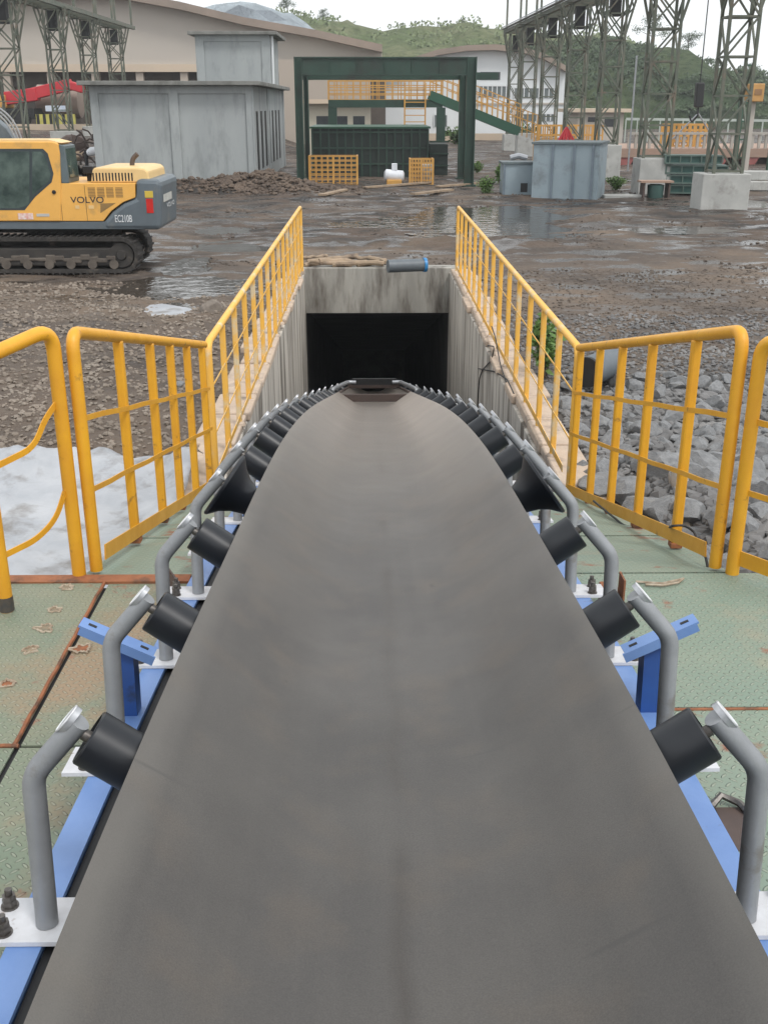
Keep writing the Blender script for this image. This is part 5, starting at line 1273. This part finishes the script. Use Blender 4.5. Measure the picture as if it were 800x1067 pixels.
MB().tube([(q.x-.35,43.5,0),(q.x-.35,43.5,q.z+.05)],.07,8).build('lamp_post', black, t); MB().tube([q+Vector((-.3,0,-.05)),q+Vector((-.12,0,0)),q+Vector((.15,0,.05))],.16,12,rs=[.1,.17,.15]).build('lamp_head', mat('lamp_white',(.75,.77,.8),None,3,.4), t, smooth=True)

# ------------------------------------------------------------------ hills
def hill(name, prof_px, Y, depth, front, mname, cols, seed, noise_amp, kind='structure', step=2.5, cliff=.5):
    prof = sorted([px2(x,y,Y) for x,y in prof_px]); xa, xb = prof[0][0], prof[-1][0]
    nx_ = int((xb-xa)/step); ny_ = 46; m = MB()
    for j in range(ny_+1):
        v = j/ny_
        for i in range(nx_+1):
            x = xa+(xb-xa)*i/nx_; yy = Y-front+(front+depth)*v
            zr_ = interp(prof, x)
            if yy < Y: k = sm(0,1,(yy-(Y-front))/front)**cliff
            else: k = 1-.6*sm(0,1,(yy-Y)/depth)
            zz = zr_*k
            n_ = noise_amp*(fr(x,yy,.05,6,seed)*.8+fr(x,yy,.25,4,seed+3)*.25)*min(1,k*2.5)
            zz += n_*(.25 if abs(yy-Y) < front*.12 else 1)
            m.v.append((x, yy+noise_amp*.8*fr(x,zz,.09,4,seed+8), zz-.5))
    for j in range(ny_):
        for i in range(nx_): a = j*(nx_+1)+i; m.f.append((a,a+1,a+2+nx_,a+1+nx_))
    o = m.build(name, cols, smooth=True, ang=180); tag(o, kind='structure'); return o, m
def hillmat(name, g1, g2, rk, lo, hi):
    m = bpy.data.materials.new(name); m.use_nodes = True; nt = m.node_tree; N = nt.nodes; L = nt.links; p = N['Principled BSDF']; p.inputs['Roughness'].default_value = .95; p.inputs['Specular IOR Level'].default_value = .1
    tc = N.new('ShaderNodeTexCoord'); 
    def nz(sc,d=8): n = N.new('ShaderNodeTexNoise'); n.inputs['Scale'].default_value = sc; n.inputs['Detail'].default_value = d; n.inputs['Roughness'].default_value=.65; L.new(tc.outputs['Object'], n.inputs[0]); return n.outputs[0]
    def mr(i,a,b): r = N.new('ShaderNodeMapRange'); r.inputs[1].default_value=a; r.inputs[2].default_value=b; L.new(i,r.inputs[0]); return r.outputs[0]
    def mix(f,a,b):
        x = N.new('ShaderNodeMix'); x.data_type='RGBA'; L.new(f,x.inputs[0])
        for k,v in ((6,a),(7,b)):
            if isinstance(v,tuple): x.inputs[k].default_value=(*v,1)
            else: L.new(v,x.inputs[k])
        return x.outputs[2]
    c = mix(mr(nz(.08),.4,.6), g1, g2); c = mix(mr(nz(.6),.45,.7), c, tuple(v*.55 for v in g1))
    ge = N.new('ShaderNodeNewGeometry'); sx = N.new('ShaderNodeSeparateXYZ'); L.new(ge.outputs['True Normal'], sx.inputs[0])
    ad = N.new('ShaderNodeMath'); ad.operation='MULTIPLY_ADD'; ad.inputs[1].default_value=.9; L.new(nz(.12),ad.inputs[0]); L.new(sx.outputs[2],ad.inputs[2])
    c = mix(mr(ad.outputs[0],hi,lo), c, rk)
    L.new(c,p.inputs['Base Color'])
    b = N.new('ShaderNodeBump'); b.inputs['Strength'].default_value=1; b.inputs['Distance'].default_value=1.2; L.new(nz(.9),b.inputs['Height']); L.new(b.outputs[0],p.inputs['Normal'])
    return m
hm1 = hillmat('green_hill', (.11,.145,.058), (.18,.19,.10), (.15,.135,.10), .9, 1.2)
hm2 = hillmat('green_cliff', (.055,.085,.042), (.085,.11,.052), (.07,.068,.06), .75, 1.15)
hm3 = hillmat('pale_rock_hill', (.46,.52,.56), (.38,.43,.47), (.24,.27,.30), .95, 1.3)
h1,_ = hill('hills', [(120,40),(240,22),(275,16),(300,11),(316,14),(335,20),(355,19),(372,23),(400,30),(415,27),(440,24),(460,25),(478,21),(487,20),(500,26),(520,32),(545,38),(580,42),(620,44),(700,60)], 240, 120, 60, '', hm1, 1, 3.0)
h2,_ = hill('hills', [(440,120),(470,78),(500,62),(530,52),(560,45),(590,44),(610,42),(640,40),(655,47),(675,46),(700,44),(712,50),(722,60),(732,73),(755,77),(780,84),(800,88),(850,90),(950,100),(1100,112)], 170, 80, 26, '', hm2, 5, 2.6, cliff=.42)
h3,_ = hill('hills', [(150,60),(180,24),(195,12),(208,4),(222,-1),(240,-3),(262,-1),(280,5),(300,16),(325,28),(360,44),(395,60)], 200, 60, 40, '', hm3, 3, 5.0)
# foliage clumps on hills (uncountable scrub)
def hill_scrub(o, n, size, seed, label, m_, zmin=2, lim=None):
    rr = random.Random(seed); me = o.data; vs = me.vertices; mm = MB(); cand = [v.co for v in vs if v.co.z > zmin and v.co.y < (lim or 1e9)]
    for _ in range(n):
        c = rr.choice(cand)+Vector((rr.uniform(-1.5,1.5),rr.uniform(-1.5,1.5),rr.uniform(0,.4))); s_ = size*rr.uniform(.5,1.5)
        if fr(c.x,c.z,.08,3,seed) < -.08: continue
        for k in range(9):
            d = Vector((rr.gauss(0,1),rr.gauss(0,1),rr.gauss(0,.7)))*s_*.42; p_ = c+d+Vector((0,0,s_*.3)); u_ = Vector((rr.gauss(0,1),rr.gauss(0,1),rr.gauss(0,1))).normalized(); w_ = u_.orthogonal().normalized(); q_ = s_*.3
            mm.add([p_-u_*q_, p_-w_*q_, p_+u_*q_, p_+w_*q_], [(0,1,2,3)])
    ob = mm.build('scrub', m_); tag(ob, label, 'scrub', kind='stuff')
hill_scrub(h1, 900, .8, 1, 'low green scrub covering the far rounded hill', mat('scrub_far',(.125,.165,.065),(.16,.19,.09),.06,.8), 4, 245)
hill_scrub(h2, 6000, .55, 2, 'dense green scrub covering the steep cliff hill on the right', scrub, 1, 172)
def tree(px, py, Y, h, label, seed, group=None, cw=.35):
    rr = random.Random(seed); b = gy(px,py,Y); t = thing('tree', label, 'tree', b, group)
    m = MB(); top = b+Vector((rr.uniform(-.1,.1)*h,0,h*.8)); m.tube([b-Vector((0,0,1)),b.lerp(top,.5)+Vector((.04*h,0,0)),top],.1,7,rs=[h*.035,h*.025,h*.008])
    ends = []
    for k in range(9):
        f = rr.uniform(.35,.95); s_ = b.lerp(top,f); e = s_+Vector((rr.gauss(0,1)*h*cw*.7,rr.gauss(0,1)*h*cw*.5,rr.uniform(0,.22)*h)); m.tube([s_,e],.05,5,rs=[h*.012,h*.004]); ends.append(e)
    m.build('trunk', trunk_m, t); m = MB()
    for e in ends+[top]:
        for k in range(110):
            p_ = e+Vector((rr.gauss(0,1),rr.gauss(0,1),rr.gauss(0,.7)))*h*.085; u_ = Vector((rr.gauss(0,1),rr.gauss(0,1),rr.gauss(0,1))).normalized(); w_ = u_.orthogonal(); q_ = h*.022
            m.add([p_-u_*q_, p_-w_*q_*.7, p_+u_*q_, p_+w_*q_*.7], [(0,1,2,3)])
    m.build('crown', scrub, t)
for i,(px,py,Y,h,lb) in enumerate(((677,50,168,4.5,'small open tree on the cliff top behind the second tower'),(715,60,168,3.6,'bushy tree on the cliff shoulder where the crest drops'),(628,44,168,2.6,'small tree on the cliff top near the third tower'),(300,18,238,3.6,'left tree on the far hill crest above the grey building'),(336,25,238,3.0,'tree on the far hill crest left of the portal frame'),(780,90,168,3.2,'low tree on the ridge right of the nearest tower'))):
    tree(px,py,Y,h,lb,40+i)
# bushes at hall foot
for i,(px,py) in enumerate(((340,152),(545,152),(470,148))):
    q = gz(px,py,0); plant('bush', (q.x,min(q.y,88),0), 1.6, 1.3, 500, leaf, ['dark bush behind the sunken tank','bush at the corner of the white hall','bush under the inclined gallery'][i], 'bush', 60+i, .35)

# ------------------------------------------------------------------ haze
hm = bpy.data.materials.new('haze_air'); hm.use_nodes = True; nt = hm.node_tree
for n_ in list(nt.nodes):
    if n_.type == 'BSDF_PRINCIPLED': nt.nodes.remove(n_)
pv = nt.nodes.new('ShaderNodeVolumePrincipled'); pv.inputs['Density'].default_value = .0006; pv.inputs['Color'].default_value = (.92,.95,.98,1); pv.inputs['Anisotropy'].default_value = .2
nt.links.new(pv.outputs[0], nt.nodes['Material Output'].inputs['Volume'])
hz_ = MB().box(-345,345,-50,425,-16,40).build('haze', hm); tag(hz_, 'thin pale haze over the whole yard', 'haze', kind='stuff')
# ------------------------------------------------------------------ camera, light
cam = bpy.data.cameras.new('camera'); co = bpy.data.objects.new('camera', cam); COL.objects.link(co)
co.matrix_world = Matrix(((vR.x,vU.x,-vF.x,CAM.x),(vR.y,vU.y,-vF.y,CAM.y),(vR.z,vU.z,-vF.z,CAM.z),(0,0,0,1)))
cam.sensor_fit = 'VERTICAL'; cam.sensor_height = 24; cam.sensor_width = 18; cam.lens = 24*F/1067; cam.clip_end = 4000; cam.clip_start = .05
S.camera = co
w = bpy.data.worlds.new('World'); S.world = w; w.use_nodes = True; nt = w.node_tree; bg = nt.nodes['Background']
sky = nt.nodes.new('ShaderNodeTexSky'); sky.sky_type = 'NISHITA'; sky.sun_disc = False
SE, SA = R_(55), R_(140)
sky.sun_elevation = SE; sky.sun_rotation = SA; sky.dust_density = 3.0; sky.air_density = 1.0; sky.ozone_density = 1
hs = nt.nodes.new('ShaderNodeHueSaturation'); hs.inputs['Saturation'].default_value = .18; nt.links.new(sky.outputs[0], hs.inputs['Color'])
tcw = nt.nodes.new('ShaderNodeTexCoord'); nw = nt.nodes.new('ShaderNodeTexNoise'); nw.inputs['Scale'].default_value = 2.2; nw.inputs['Detail'].default_value = 6
nt.links.new(tcw.outputs['Generated'], nw.inputs['Vector'])
mw = nt.nodes.new('ShaderNodeMapRange'); mw.inputs[1].default_value = .3; mw.inputs[2].default_value = .7; mw.inputs[3].default_value = .62; mw.inputs[4].default_value = .92; nt.links.new(nw.outputs[0], mw.inputs[0])
cw = nt.nodes.new('ShaderNodeMix'); cw.data_type = 'RGBA'; cw.inputs[7].default_value = (7.6,7.85,8.0,1)
nt.links.new(mw.outputs[0], cw.inputs[0]); nt.links.new(hs.outputs[0], cw.inputs[6]); nt.links.new(cw.outputs[2], bg.inputs[0]); bg.inputs[1].default_value = .15
sl = bpy.data.lights.new('sun','SUN'); sl.energy = 1.5; sl.angle = R_(14); sl.color = (1,.97,.93)
so = bpy.data.objects.new('sun', sl); COL.objects.link(so)
# direction to sun: nishita rotation measured clockwise from +Y
dv = Vector((math.sin(SA)*math.cos(SE), math.cos(SA)*math.cos(SE), math.sin(SE)))
so.rotation_euler = dv.to_track_quat('Z','Y').to_euler()
S.view_settings.view_transform = 'Standard'; S.view_settings.look = 'None'; S.view_settings.exposure = 0.30; S.view_settings.gamma = 1
for o in bpy.data.objects:
    if '_w' in o: del o['_w']
